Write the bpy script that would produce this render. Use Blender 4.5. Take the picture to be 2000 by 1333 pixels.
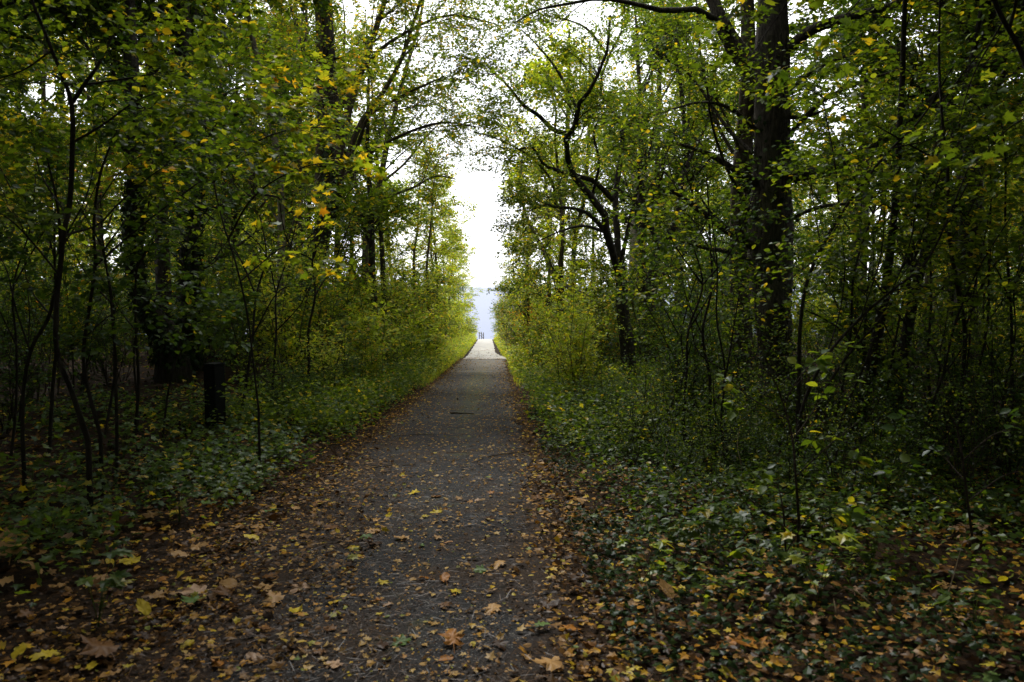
import bpy, math, random
import numpy as np

# ------------------------------------------------------------------ scene, camera, light
scene = bpy.context.scene
for o in list(bpy.data.objects):
    bpy.data.objects.remove(o)
col = scene.collection
rng = np.random.default_rng(7)
random.seed(7)
R = math.radians

FPX = 1556.0                       # focal length in pixels of the 2000 px wide photograph
CAM = np.array([0.0, 0.0, 1.65])
PITCH, YAW = R(4.0), R(1.18)
cd = bpy.data.cameras.new('camera')
cd.lens = 36 * FPX / 2000
cd.clip_start, cd.clip_end = 0.05, 90000
cd.dof.use_dof = True
cd.dof.focus_distance = 14.0
cd.dof.aperture_fstop = 3.2
cam = bpy.data.objects.new('camera', cd)
cam.location = CAM
cam.rotation_euler = (R(90) - PITCH, 0, -YAW)
col.objects.link(cam)
scene.camera = cam

SUN_EL, SUN_AZ = R(48), R(-14)     # ahead over the water, a little to the left, behind thin cloud
world = bpy.data.worlds.new('World')
scene.world = world
world.use_nodes = True
wn, wl = world.node_tree.nodes, world.node_tree.links
wn.clear()
w_out = wn.new('ShaderNodeOutputWorld')
w_bg = wn.new('ShaderNodeBackground')
w_bg.inputs['Strength'].default_value = 0.12
w_sky = wn.new('ShaderNodeTexSky')
w_sky.sky_type = 'NISHITA'
w_sky.sun_disc = False
w_sky.sun_elevation = SUN_EL
w_sky.sun_rotation = SUN_AZ
w_sky.dust_density = 3.0
w_mix = wn.new('ShaderNodeMixRGB')     # thin bright overcast in front of the blue sky
w_mix.inputs['Fac'].default_value = 0.86
w_cl = wn.new('ShaderNodeTexNoise')
w_cl.inputs['Scale'].default_value = 2.2
w_cl.inputs['Detail'].default_value = 5
w_ramp = wn.new('ShaderNodeValToRGB')
w_ramp.color_ramp.elements[0].position = 0.3
w_ramp.color_ramp.elements[0].color = (11.5, 11.8, 12.4, 1)
w_ramp.color_ramp.elements[1].position = 0.7
w_ramp.color_ramp.elements[1].color = (14.6, 14.7, 14.9, 1)
w_tc = wn.new('ShaderNodeTexCoord')
wl.new(w_tc.outputs['Generated'], w_cl.inputs['Vector'])
wl.new(w_cl.outputs['Fac'], w_ramp.inputs['Fac'])
wl.new(w_sky.outputs['Color'], w_mix.inputs['Color1'])
wl.new(w_ramp.outputs['Color'], w_mix.inputs['Color2'])
wl.new(w_mix.outputs['Color'], w_bg.inputs['Color'])
wl.new(w_bg.outputs['Background'], w_out.inputs['Surface'])

sd = bpy.data.lights.new('sun', 'SUN')
sd.energy = 1.5
sd.angle = R(14)
sd.color = (1.0, 0.95, 0.86)
sun = bpy.data.objects.new('sun', sd)
sun.rotation_euler = (R(90) - SUN_EL, 0, R(180) - SUN_AZ)
sun.location = (0, 0, 30)
col.objects.link(sun)

scene.view_settings.view_transform = 'Standard'
scene.view_settings.look = 'None'
scene.view_settings.exposure = 0.85
scene.view_settings.gamma = 1.0
scene.view_settings.use_curve_mapping = False
scene.cycles.max_bounces = 7
scene.cycles.diffuse_bounces = 4
scene.cycles.glossy_bounces = 2
scene.cycles.transmission_bounces = 5
scene.cycles.caustics_reflective = False
scene.cycles.caustics_refractive = False
scene.cycles.sample_clamp_indirect = 4.0


def ray(px, py):
    v = np.array([(px - 1000.0) / FPX, 1.0, -(py - 666.5) / FPX])
    c, s = math.cos(PITCH), math.sin(PITCH)
    v = np.array([v[0], v[1] * c + v[2] * s, -v[1] * s + v[2] * c])
    c, s = math.cos(YAW), math.sin(YAW)
    return np.array([v[0] * c + v[1] * s, -v[0] * s + v[1] * c, v[2]])


def at(px, py, d):
    """the place at distance d along the path that the photograph shows at (px, py)"""
    v = ray(px, py)
    return CAM + v * (d / v[1])


def project(p):
    p = np.asarray(p, float) - CAM
    c, s = math.cos(YAW), math.sin(YAW)
    x, y, z = p[..., 0] * c - p[..., 1] * s, p[..., 0] * s + p[..., 1] * c, p[..., 2]
    c, s = math.cos(PITCH), math.sin(PITCH)
    y, z = y * c - z * s, y * s + z * c
    yy = np.where(y > 0.05, y, 0.05)
    return 1000 + FPX * x / yy, 666.5 - FPX * z / yy, y


# ------------------------------------------------------------------ small maths and mesh helpers
def nrm(v):
    return v / np.maximum(np.linalg.norm(v, axis=-1, keepdims=True), 1e-9)


def sstep(a, b, x):
    t = np.clip((np.asarray(x, float) - a) / (b - a), 0, 1)
    return t * t * (3 - 2 * t)


def base_z(y):
    y = np.asarray(y, float)
    return np.interp(y, [-60, 0, 40.7, 60, 87, 95, 190, 400], [1.2, 0, -2.16, -3.02, -4.22, -5.4, -40, -60])


def path_x(y):
    return np.interp(np.asarray(y, float), [-60, 0, 40, 87, 200], [-0.72, -0.72, -0.64, -1.13, -1.13])


def half_w(y):
    return np.interp(np.asarray(y, float), [-60, 0, 40, 44, 60, 87, 120], [1.1, 1.1, 1.07, 0.92, 0.80, 0.74, 0.74])


def gz(x, y):
    x, y = np.asarray(x, float), np.asarray(y, float)
    lat = np.abs(x - path_x(y)) - half_w(y)
    left = (x < path_x(y))
    up_l = np.interp(y, [-60, 0, 4, 12, 20, 35, 50, 87, 120], [-1.2, 0, 0.12, 0.5, 0.95, 1.3, 0.8, 0.5, 0])
    up_r = np.interp(y, [-60, 0, 8, 20, 35, 50, 87, 120], [-1.2, 0.05, 0.15, 0.5, 0.8, 0.7, 0.5, 0])
    z = base_z(y) + np.where(left, up_l * sstep(0.2, 4.5, lat), up_r * sstep(0.4, 6.0, lat))
    bump = 0.05 * np.sin(x * 1.7 + 0.6 * np.sin(y * 0.9)) * np.cos(y * 1.3 + x * 0.4) + 0.03 * np.sin(x * 4.1 + y * 2.7) + 0.02 * np.cos(y * 5.2 - x * 3.3)
    return z + bump * sstep(0.1, 1.2, lat) - 0.035 * (1 - sstep(-0.3, 0.25, lat))


def mk_mesh(name, v, f, mats, mi=None, smooth=False):
    """mesh from arrays of corners and triangles (or quads)"""
    v, f = np.asarray(v, np.float32), np.asarray(f, np.int32)
    me = bpy.data.meshes.new(name)
    me.vertices.add(len(v))
    me.vertices.foreach_set('co', v.ravel())
    k = f.shape[1]
    me.loops.add(f.size)
    me.loops.foreach_set('vertex_index', f.ravel())
    me.polygons.add(len(f))
    me.polygons.foreach_set('loop_start', np.arange(0, f.size, k, dtype=np.int32))
    for m in mats:
        me.materials.append(m)
    if mi is not None:
        me.polygons.foreach_set('material_index', np.asarray(mi, np.int32))
    me.polygons.foreach_set('use_smooth', np.asarray(smooth if not isinstance(smooth, bool) else np.full(len(f), smooth), bool))
    me.update(calc_edges=True)
    return me


def link(name, me, parent=None, kind=None, loc=(0, 0, 0)):
    o = bpy.data.objects.new(name, me)
    o.location = loc
    col.objects.link(o)
    if parent is not None:
        o.parent = parent
    if kind:
        o['kind'] = kind
    return o


def tag(o, label, cat, group=None):
    o['label'] = label
    o['category'] = cat
    if group:
        o['group'] = group
    return o


def empty(name, loc, label=None, cat=None, group=None):
    o = bpy.data.objects.new(name, None)
    o.empty_display_size = 0.2
    o.location = loc
    col.objects.link(o)
    if label:
        tag(o, label, cat, group)
    return o


def join(parts):
    """(v, f) pairs -> one (v, f)"""
    vs, fs, n = [], [], 0
    for v, f in parts:
        vs.append(v)
        fs.append(f + n)
        n += len(v)
    return np.concatenate(vs), np.concatenate(fs)


def spline(p, n):
    """Catmull-Rom through p, n samples"""
    p = np.asarray(p, float)
    if len(p) < 3:
        t = np.linspace(0, len(p) - 1, n)
        return np.stack([np.interp(t, np.arange(len(p)), p[:, k]) for k in range(p.shape[1])], 1)
    q = np.vstack([2 * p[0] - p[1], p, 2 * p[-1] - p[-2]])
    t = np.linspace(0, len(p) - 1 - 1e-6, n)
    i = t.astype(int)
    u = (t - i)[:, None]
    a, b, c, d = q[i], q[i + 1], q[i + 2], q[i + 3]
    return 0.5 * (2 * b + (c - a) * u + (2 * a - 5 * b + 4 * c - d) * u ** 2 + (3 * b - 3 * c + d - a) * u ** 3)


def tubes(P, Rd, sides):
    """N tubes of K rings: P (N,K,3), Rd (N,K)"""
    N, K = P.shape[:2]
    T = nrm(np.gradient(P, axis=1))
    ref = np.where(np.abs(T[:, :1, 2:3]) > 0.9, np.array([1.0, 0, 0]), np.array([0, 0, 1.0]))
    A = nrm(np.cross(T, np.broadcast_to(ref, T.shape)))
    B = np.cross(T, A)
    an = np.arange(sides) * 2 * math.pi / sides
    ring = A[:, :, None] * np.cos(an)[:, None] + B[:, :, None] * np.sin(an)[:, None]
    V = (P[:, :, None] + ring * Rd[:, :, None, None]).reshape(-1, 3)
    k, s = np.meshgrid(np.arange(K - 1), np.arange(sides), indexing='ij')
    a = k * sides + s
    b = k * sides + (s + 1) % sides
    q = np.stack([a, b, b + sides, a + sides], -1).reshape(-1, 4)
    Fq = (q[None] + (np.arange(N) * K * sides)[:, None, None]).reshape(-1, 4)
    return V, np.concatenate([Fq[:, [0, 1, 2]], Fq[:, [0, 2, 3]]])


def limb_tube(p, r, sides=10, rough=0.08, seed=0):
    """one knobbly tube"""
    p, r = np.asarray(p), np.asarray(r)
    V, Fc = tubes(p[None], r[None], sides)
    g = np.random.default_rng(seed)
    K = len(p)
    a = np.arange(sides) * 2 * math.pi / sides
    prof = np.zeros((K, sides))
    for m in range(2, 6):
        ph = np.cumsum(g.normal(0, 0.35, K)) + g.uniform(0, 6)
        prof += np.cos(m * a[None] + ph[:, None]) / m
    prof += g.normal(0, 0.25, (K, sides))
    V = V.reshape(K, sides, 3)
    V = p[:, None] + (V - p[:, None]) * (1 + rough * prof[..., None])
    return V.reshape(-1, 3), Fc


# ------------------------------------------------------------------ materials
def new_mat(name):
    m = bpy.data.materials.new(name)
    m.use_nodes = True
    n, l = m.node_tree.nodes, m.node_tree.links
    n.clear()
    out = n.new('ShaderNodeOutputMaterial')
    return m, n, l, out


def ramp_node(n, stops):
    r = n.new('ShaderNodeValToRGB')
    e = r.color_ramp.elements
    while len(e) < len(stops):
        e.new(0.5)
    for el, (p, c) in zip(e, stops):
        el.position = p
        el.color = (*c, 1)
    return r


def leaf_mat(name, stops, trans=0.57, gloss=0.02, rough=0.4, tint=(1.55, 1.45, 0.55)):
    if trans > 0.4:                    # the blade's colour is shared between reflected and passed light
        stops = [(p, tuple(min(0.75, 1.7 * q) for q in c)) for p, c in stops]
    m, n, l, out = new_mat(name)
    geo = n.new('ShaderNodeNewGeometry')
    oi = n.new('ShaderNodeObjectInfo')
    add = n.new('ShaderNodeMath'); add.operation = 'ADD'
    fr = n.new('ShaderNodeMath'); fr.operation = 'FRACT'
    l.new(geo.outputs['Random Per Island'], add.inputs[0])
    l.new(oi.outputs['Random'], add.inputs[1])
    l.new(add.outputs[0], fr.inputs[0])
    r = ramp_node(n, stops)
    l.new(fr.outputs[0], r.inputs['Fac'])
    # leaf-to-leaf and vein-to-vein colour of the blade itself
    tc = n.new('ShaderNodeTexCoord')
    no = n.new('ShaderNodeTexNoise'); no.inputs['Scale'].default_value = 38; no.inputs['Detail'].default_value = 1
    l.new(tc.outputs['Object'], no.inputs['Vector'])
    hsv = n.new('ShaderNodeHueSaturation')
    mr = n.new('ShaderNodeMapRange'); mr.inputs['To Min'].default_value = 0.6; mr.inputs['To Max'].default_value = 1.4
    l.new(no.outputs['Fac'], mr.inputs['Value'])
    l.new(mr.outputs[0], hsv.inputs['Value'])
    l.new(r.outputs['Color'], hsv.inputs['Color'])
    tm = n.new('ShaderNodeMixRGB'); tm.blend_type = 'MULTIPLY'; tm.inputs['Fac'].default_value = 1
    tm.inputs['Color2'].default_value = (*tint, 1)
    l.new(hsv.outputs['Color'], tm.inputs['Color1'])
    df = n.new('ShaderNodeBsdfDiffuse')
    tr = n.new('ShaderNodeBsdfTranslucent')
    l.new(hsv.outputs['Color'], df.inputs['Color'])
    l.new(tm.outputs['Color'], tr.inputs['Color'])
    mx = n.new('ShaderNodeMixShader'); mx.inputs['Fac'].default_value = trans
    l.new(df.outputs[0], mx.inputs[1]); l.new(tr.outputs[0], mx.inputs[2])
    gl = n.new('ShaderNodeBsdfGlossy'); gl.inputs['Roughness'].default_value = rough
    gl.inputs['Color'].default_value = (0.9, 0.95, 1, 1)
    m2 = n.new('ShaderNodeMixShader'); m2.inputs['Fac'].default_value = gloss
    l.new(mx.outputs[0], m2.inputs[1]); l.new(gl.outputs[0], m2.inputs[2])
    l.new(m2.outputs[0], out.inputs['Surface'])
    return m


def bark_mat(name, c1, c2, moss=(0.035, 0.045, 0.015), moss_amt=0.3, scale=6.0):
    m, n, l, out = new_mat(name)
    p = n.new('ShaderNodeBsdfPrincipled'); p.inputs['Roughness'].default_value = 0.92
    p.inputs['Specular IOR Level'].default_value = 0.2
    tc = n.new('ShaderNodeTexCoord')
    mp = n.new('ShaderNodeMapping'); mp.inputs['Scale'].default_value = (scale, scale, scale * 0.22)
    l.new(tc.outputs['Object'], mp.inputs['Vector'])
    a = n.new('ShaderNodeTexNoise'); a.inputs['Scale'].default_value = 3; a.inputs['Detail'].default_value = 7; a.inputs['Roughness'].default_value = 0.65
    l.new(mp.outputs[0], a.inputs['Vector'])
    r = ramp_node(n, [(0.32, c1), (0.68, c2)])
    l.new(a.outputs['Fac'], r.inputs['Fac'])
    b = n.new('ShaderNodeTexNoise'); b.inputs['Scale'].default_value = 2.3; b.inputs['Detail'].default_value = 4
    l.new(tc.outputs['Object'], b.inputs['Vector'])
    r2 = ramp_node(n, [(0.48, (0, 0, 0)), (0.66, (moss_amt,) * 3)])
    l.new(b.outputs['Fac'], r2.inputs['Fac'])
    mx = n.new('ShaderNodeMixRGB'); mx.inputs['Color2'].default_value = (*moss, 1)
    l.new(r2.outputs['Color'], mx.inputs['Fac']); l.new(r.outputs['Color'], mx.inputs['Color1'])
    l.new(mx.outputs['Color'], p.inputs['Base Color'])
    bp = n.new('ShaderNodeBump'); bp.inputs['Strength'].default_value = 1.0; bp.inputs['Distance'].default_value = 0.06
    l.new(a.outputs['Fac'], bp.inputs['Height']); l.new(bp.outputs[0], p.inputs['Normal'])
    l.new(p.outputs[0], out.inputs['Surface'])
    return m


G1, G2, G3 = (0.025, 0.050, 0.007), (0.058, 0.090, 0.009), (0.086, 0.130, 0.012)
YG, YE, OR, BR = (0.16, 0.19, 0.018), (0.36, 0.25, 0.018), (0.34, 0.13, 0.012), (0.15, 0.075, 0.025)
M = {}
M['leaf_green'] = leaf_mat('leaf_green', [(0, G1), (0.45, G2), (0.8, G3), (0.93, YG), (1, YE)])
M['leaf_mixed'] = leaf_mat('leaf_mixed', [(0, G1), (0.3, G2), (0.62, G3), (0.84, YG), (0.96, YE), (1, OR)])
M['leaf_yellow'] = leaf_mat('leaf_yellow', [(0, G2), (0.35, G3), (0.68, YG), (0.97, YE), (1, OR)])
M['leaf_bright'] = leaf_mat('leaf_bright', [(0, G2), (0.18, (0.11, 0.16, 0.014)), (0.5, (0.20, 0.26, 0.024)), (0.86, (0.28, 0.29, 0.03)), (1, YE)], gloss=0.03)
M['leaf_dark'] = leaf_mat('leaf_dark', [(0, (0.02, 0.042, 0.010)), (0.6, G1), (0.95, G2), (1, YG)])
M['leaf_ivy'] = leaf_mat('leaf_ivy', [(0, (0.012, 0.024, 0.008)), (0.6, (0.020, 0.038, 0.010)), (1, (0.04, 0.062, 0.014))], trans=0.15, gloss=0.010, rough=0.34)
M['leaf_herb'] = leaf_mat('leaf_herb', [(0, (0.026, 0.05, 0.010)), (0.6, (0.045, 0.078, 0.014)), (0.92, (0.08, 0.115, 0.018)), (1, YE)])
M['leaf_orange'] = leaf_mat('leaf_orange', [(0, G3), (0.3, YE), (0.6, OR), (1, (0.40, 0.20, 0.02))])
M['leaf_grey'] = leaf_mat('leaf_grey', [(0, (0.09, 0.08, 0.05)), (0.6, (0.14, 0.13, 0.07)), (1, YG)])
LIT = [(0, (0.022, 0.012, 0.005)), (0.36, (0.065, 0.032, 0.011)), (0.60, (0.16, 0.082, 0.024)), (0.76, (0.32, 0.18, 0.055)), (0.87, (0.42, 0.20, 0.018)), (0.95, (0.46, 0.34, 0.025)), (1, (0.10, 0.14, 0.03))]
M['litter'] = leaf_mat('litter', LIT, trans=0.15, gloss=0.012, tint=(1.2, 1.0, 0.7))
M['litter_gold'] = leaf_mat('litter_gold', [(0, (0.04, 0.022, 0.009)), (0.2, (0.13, 0.07, 0.022)), (0.42, (0.36, 0.22, 0.075)), (0.68, (0.44, 0.30, 0.10)), (0.86, (0.38, 0.18, 0.03)), (0.94, (0.46, 0.35, 0.05)), (1, (0.16, 0.20, 0.05))], trans=0.15, gloss=0.012, tint=(1.2, 1.0, 0.7))
FALL = {
    'tan': (0.44, 0.26, 0.10), 'brown': (0.18, 0.085, 0.027), 'dark brown': (0.06, 0.03, 0.013),
    'orange': (0.38, 0.16, 0.028), 'yellow': (0.56, 0.42, 0.03), 'green': (0.12, 0.19, 0.05), 'pale pink': (0.50, 0.32, 0.19)}
for k, c in FALL.items():
    lo = tuple(x * 0.7 for x in c)
    M['fall ' + k] = leaf_mat('fallen_leaf_' + k.replace(' ', '_'), [(0, lo), (1, c)], trans=0.15, gloss=0.012, tint=(1.2, 1.0, 0.7))
M['bark_dark'] = bark_mat('bark_dark', (0.010, 0.008, 0.006), (0.045, 0.037, 0.027))
M['bark_ridged'] = bark_mat('bark_ridged', (0.012, 0.010, 0.008), (0.105, 0.088, 0.066), moss=(0.05, 0.062, 0.02), moss_amt=0.5, scale=9.0)
M['bark_brown'] = bark_mat('bark_brown', (0.03, 0.022, 0.014), (0.10, 0.078, 0.052), moss_amt=0.5)
M['bark_pale'] = bark_mat('bark_pale', (0.10, 0.085, 0.06), (0.24, 0.21, 0.16), moss_amt=0.4)
M['bark_dead'] = bark_mat('bark_dead', (0.24, 0.20, 0.16), (0.48, 0.43, 0.36), moss_amt=0.15)
M['twig'] = bark_mat('twig_bark', (0.03, 0.022, 0.014), (0.08, 0.06, 0.04), moss_amt=0.2, scale=20)
M['stalk'] = bark_mat('dry_stalk', (0.14, 0.10, 0.05), (0.26, 0.2, 0.11), moss_amt=0.2, scale=20)


def ground_mat():
    m, n, l, out = new_mat('forest_soil')
    p = n.new('ShaderNodeBsdfPrincipled'); p.inputs['Roughness'].default_value = 0.95; p.inputs['Specular IOR Level'].default_value = 0.1
    tc = n.new('ShaderNodeTexCoord')
    a = n.new('ShaderNodeTexNoise'); a.inputs['Scale'].default_value = 9; a.inputs['Detail'].default_value = 9; a.inputs['Roughness'].default_value = 0.7
    l.new(tc.outputs['Object'], a.inputs['Vector'])
    r = ramp_node(n, [(0.3, (0.008, 0.005, 0.003)), (0.52, (0.024, 0.014, 0.007)), (0.75, (0.06, 0.034, 0.015))])
    l.new(a.outputs['Fac'], r.inputs['Fac'])
    l.new(r.outputs['Color'], p.inputs['Base Color'])
    bp = n.new('ShaderNodeBump'); bp.inputs['Strength'].default_value = 1; bp.inputs['Distance'].default_value = 0.04
    l.new(a.outputs['Fac'], bp.inputs['Height']); l.new(bp.outputs[0], p.inputs['Normal'])
    l.new(p.outputs[0], out.inputs['Surface'])
    return m


def asphalt_mat():
    m, n, l, out = new_mat('worn_asphalt')
    p = n.new('ShaderNodeBsdfPrincipled'); p.inputs['Roughness'].default_value = 0.85; p.inputs['Specular IOR Level'].default_value = 0.12
    tc = n.new('ShaderNodeTexCoord')
    v = n.new('ShaderNodeTexVoronoi'); v.inputs['Scale'].default_value = 120
    l.new(tc.outputs['Object'], v.inputs['Vector'])
    agg = ramp_node(n, [(0.0, (0.010, 0.0105, 0.012)), (0.7, (0.022, 0.0225, 0.0245)), (0.94, (0.040, 0.039, 0.039)), (1.0, (0.22, 0.21, 0.19))])
    sep = n.new('ShaderNodeSeparateColor'); l.new(v.outputs['Color'], sep.inputs[0]); l.new(sep.outputs[0], agg.inputs['Fac'])
    st = n.new('ShaderNodeTexNoise'); st.inputs['Scale'].default_value = 0.9; st.inputs['Detail'].default_value = 5; st.inputs['Roughness'].default_value = 0.6
    l.new(tc.outputs['Object'], st.inputs['Vector'])
    sr = ramp_node(n, [(0.38, (0.5, 0.52, 0.56)), (0.52, (0.95, 0.95, 0.95)), (0.68, (1.3, 1.25, 1.18))]); l.new(st.outputs['Fac'], sr.inputs['Fac'])
    agm = n.new('ShaderNodeMixRGB'); agm.blend_type = 'MULTIPLY'; agm.inputs['Fac'].default_value = 1; l.new(agg.outputs['Color'], agm.inputs['Color1']); l.new(sr.outputs['Color'], agm.inputs['Color2'])
    # brown needle and leaf crumbs
    a = n.new('ShaderNodeTexNoise'); a.inputs['Scale'].default_value = 1.3; a.inputs['Detail'].default_value = 9; a.inputs['Roughness'].default_value = 0.72
    l.new(tc.outputs['Object'], a.inputs['Vector'])
    sx = n.new('ShaderNodeSeparateXYZ'); l.new(tc.outputs['Object'], sx.inputs[0])
    d = n.new('ShaderNodeMath'); d.operation = 'ADD'; d.inputs[1].default_value = 0.55; l.new(sx.outputs['X'], d.inputs[0])
    ab = n.new('ShaderNodeMath'); ab.operation = 'ABSOLUTE'; l.new(d.outputs[0], ab.inputs[0])
    ed = n.new('ShaderNodeMapRange'); ed.inputs['From Min'].default_value = 0.45; ed.inputs['From Max'].default_value = 1.2; ed.inputs['To Min'].default_value = -0.08; ed.inputs['To Max'].default_value = 0.10
    l.new(ab.outputs[0], ed.inputs['Value'])
    near = n.new('ShaderNodeMapRange'); near.inputs['From Min'].default_value = 3; near.inputs['From Max'].default_value = 16; near.inputs['To Min'].default_value = 0.13; near.inputs['To Max'].default_value = -0.07
    l.new(sx.outputs['Y'], near.inputs['Value'])
    s1 = n.new('ShaderNodeMath'); s1.operation = 'ADD'; l.new(a.outputs['Fac'], s1.inputs[0]); l.new(ed.outputs[0], s1.inputs[1])
    s2 = n.new('ShaderNodeMath'); s2.operation = 'ADD'; l.new(s1.outputs[0], s2.inputs[0]); l.new(near.outputs[0], s2.inputs[1])
    deb = ramp_node(n, [(0.46, (0, 0, 0)), (0.62, (0.85, 0.85, 0.85))]); l.new(s2.outputs[0], deb.inputs['Fac'])
    f = n.new('ShaderNodeTexNoise'); f.inputs['Scale'].default_value = 60; f.inputs['Detail'].default_value = 4
    l.new(tc.outputs['Object'], f.inputs['Vector'])
    dc = ramp_node(n, [(0.3, (0.007, 0.004, 0.002)), (0.55, (0.026, 0.0135, 0.0055)), (0.75, (0.072, 0.038, 0.014))]); l.new(f.outputs['Fac'], dc.inputs['Fac'])
    mx = n.new('ShaderNodeMixRGB'); l.new(deb.outputs['Color'], mx.inputs['Fac']); l.new(agm.outputs['Color'], mx.inputs['Color1']); l.new(dc.outputs['Color'], mx.inputs['Color2'])
    # thin moss along the middle, further down the path
    mb = n.new('ShaderNodeMapRange'); mb.inputs['From Min'].default_value = 0.15; mb.inputs['From Max'].default_value = 0.65; mb.inputs['To Min'].default_value = 0.18; mb.inputs['To Max'].default_value = -0.2
    l.new(ab.outputs[0], mb.inputs['Value'])
    my = n.new('ShaderNodeMapRange'); my.inputs['From Min'].default_value = 9; my.inputs['From Max'].default_value = 20; my.inputs['To Min'].default_value = -0.25; my.inputs['To Max'].default_value = 0.04
    l.new(sx.outputs['Y'], my.inputs['Value'])
    mn = n.new('ShaderNodeTexNoise'); mn.inputs['Scale'].default_value = 3.1; mn.inputs['Detail'].default_value = 6; l.new(tc.outputs['Object'], mn.inputs['Vector'])
    t1 = n.new('ShaderNodeMath'); t1.operation = 'ADD'; l.new(mb.outputs[0], t1.inputs[0]); l.new(my.outputs[0], t1.inputs[1])
    t2 = n.new('ShaderNodeMath'); t2.operation = 'ADD'; l.new(t1.outputs[0], t2.inputs[0]); l.new(mn.outputs['Fac'], t2.inputs[1])
    mo = ramp_node(n, [(0.5, (0, 0, 0)), (0.75, (0.7, 0.7, 0.7))]); l.new(t2.outputs[0], mo.inputs['Fac'])
    m2 = n.new('ShaderNodeMixRGB'); m2.inputs['Color2'].default_value = (0.06, 0.068, 0.026, 1); l.new(mo.outputs['Color'], m2.inputs['Fac']); l.new(mx.outputs['Color'], m2.inputs['Color1'])
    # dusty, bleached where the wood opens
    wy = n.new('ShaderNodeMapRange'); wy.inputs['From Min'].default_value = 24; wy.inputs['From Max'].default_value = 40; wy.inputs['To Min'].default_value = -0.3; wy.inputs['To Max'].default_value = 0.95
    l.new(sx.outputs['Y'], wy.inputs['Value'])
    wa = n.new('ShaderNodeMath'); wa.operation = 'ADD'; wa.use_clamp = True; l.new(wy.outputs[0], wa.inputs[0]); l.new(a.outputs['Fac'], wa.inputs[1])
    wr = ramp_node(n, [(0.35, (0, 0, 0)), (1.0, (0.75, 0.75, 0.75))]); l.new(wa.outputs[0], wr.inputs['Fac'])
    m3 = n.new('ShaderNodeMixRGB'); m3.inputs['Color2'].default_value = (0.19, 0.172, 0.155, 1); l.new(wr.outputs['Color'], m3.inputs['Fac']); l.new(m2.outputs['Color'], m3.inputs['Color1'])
    l.new(m3.outputs['Color'], p.inputs['Base Color'])
    bp = n.new('ShaderNodeBump'); bp.inputs['Strength'].default_value = 0.7; bp.inputs['Distance'].default_value = 0.008
    l.new(f.outputs['Fac'], bp.inputs['Height']); l.new(bp.outputs[0], p.inputs['Normal'])
    l.new(p.outputs[0], out.inputs['Surface'])
    return m


def simple_mat(name, c1, c2, scale=8, rough=0.8, metal=0.0, bump=0.3, spec=0.25):
    m, n, l, out = new_mat(name)
    p = n.new('ShaderNodeBsdfPrincipled'); p.inputs['Roughness'].default_value = rough; p.inputs['Metallic'].default_value = metal; p.inputs['Specular IOR Level'].default_value = spec
    tc = n.new('ShaderNodeTexCoord')
    a = n.new('ShaderNodeTexNoise'); a.inputs['Scale'].default_value = scale; a.inputs['Detail'].default_value = 7
    l.new(tc.outputs['Object'], a.inputs['Vector'])
    r = ramp_node(n, [(0.35, c1), (0.68, c2)]); l.new(a.outputs['Fac'], r.inputs['Fac'])
    l.new(r.outputs['Color'], p.inputs['Base Color'])
    bp = n.new('ShaderNodeBump'); bp.inputs['Strength'].default_value = bump; bp.inputs['Distance'].default_value = 0.01
    l.new(a.outputs['Fac'], bp.inputs['Height']); l.new(bp.outputs[0], p.inputs['Normal'])
    l.new(p.outputs[0], out.inputs['Surface'])
    return m


def sea_mat():
    m, n, l, out = new_mat('sea_water')
    p = n.new('ShaderNodeBsdfPrincipled')
    p.inputs['Base Color'].default_value = (0.035, 0.06, 0.14, 1); p.inputs['Specular IOR Level'].default_value = 0.2; p.inputs['Roughness'].default_value = 0.35; p.inputs['IOR'].default_value = 1.33
    tc = n.new('ShaderNodeTexCoord')
    a = n.new('ShaderNodeTexNoise'); a.inputs['Scale'].default_value = 0.35; a.inputs['Detail'].default_value = 6
    l.new(tc.outputs['Object'], a.inputs['Vector'])
    bp = n.new('ShaderNodeBump'); bp.inputs['Strength'].default_value = 0.35; bp.inputs['Distance'].default_value = 0.3
    l.new(a.outputs['Fac'], bp.inputs['Height']); l.new(bp.outputs[0], p.inputs['Normal'])
    l.new(p.outputs[0], out.inputs['Surface'])
    return m


# ------------------------------------------------------------------ ground, path, sea, far coast
def grid(xs, ys, zf):
    X, Y = np.meshgrid(xs, ys)
    v = np.stack([X, Y, zf(X, Y)], -1).reshape(-1, 3)
    nx, ny = len(xs), len(ys)
    j, i = np.meshgrid(np.arange(ny - 1), np.arange(nx - 1), indexing='ij')
    a = (j * nx + i).ravel()
    return v, np.stack([a, a + 1, a + nx + 1, a + nx], 1)


xs = np.concatenate([[-700, -300, -150, -90, -60, -45, -35], np.arange(-28, -8, 1.0), np.arange(-8, 8, 0.25), np.arange(8, 29, 1.0), [35, 45, 60, 90, 150, 300, 700]])
ys = np.concatenate([[-300, -120, -60, -40, -25, -15, -8, -4], np.arange(-2, 16, 0.25), np.arange(16, 60, 0.6), np.arange(60, 130, 2.0), np.arange(130, 201, 10), [300, 400]])
v, f = grid(xs, ys, lambda X, Y: gz(X, Y))
link('ground', mk_mesh('ground', v, f, [ground_mat()], smooth=True), kind='structure')

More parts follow.
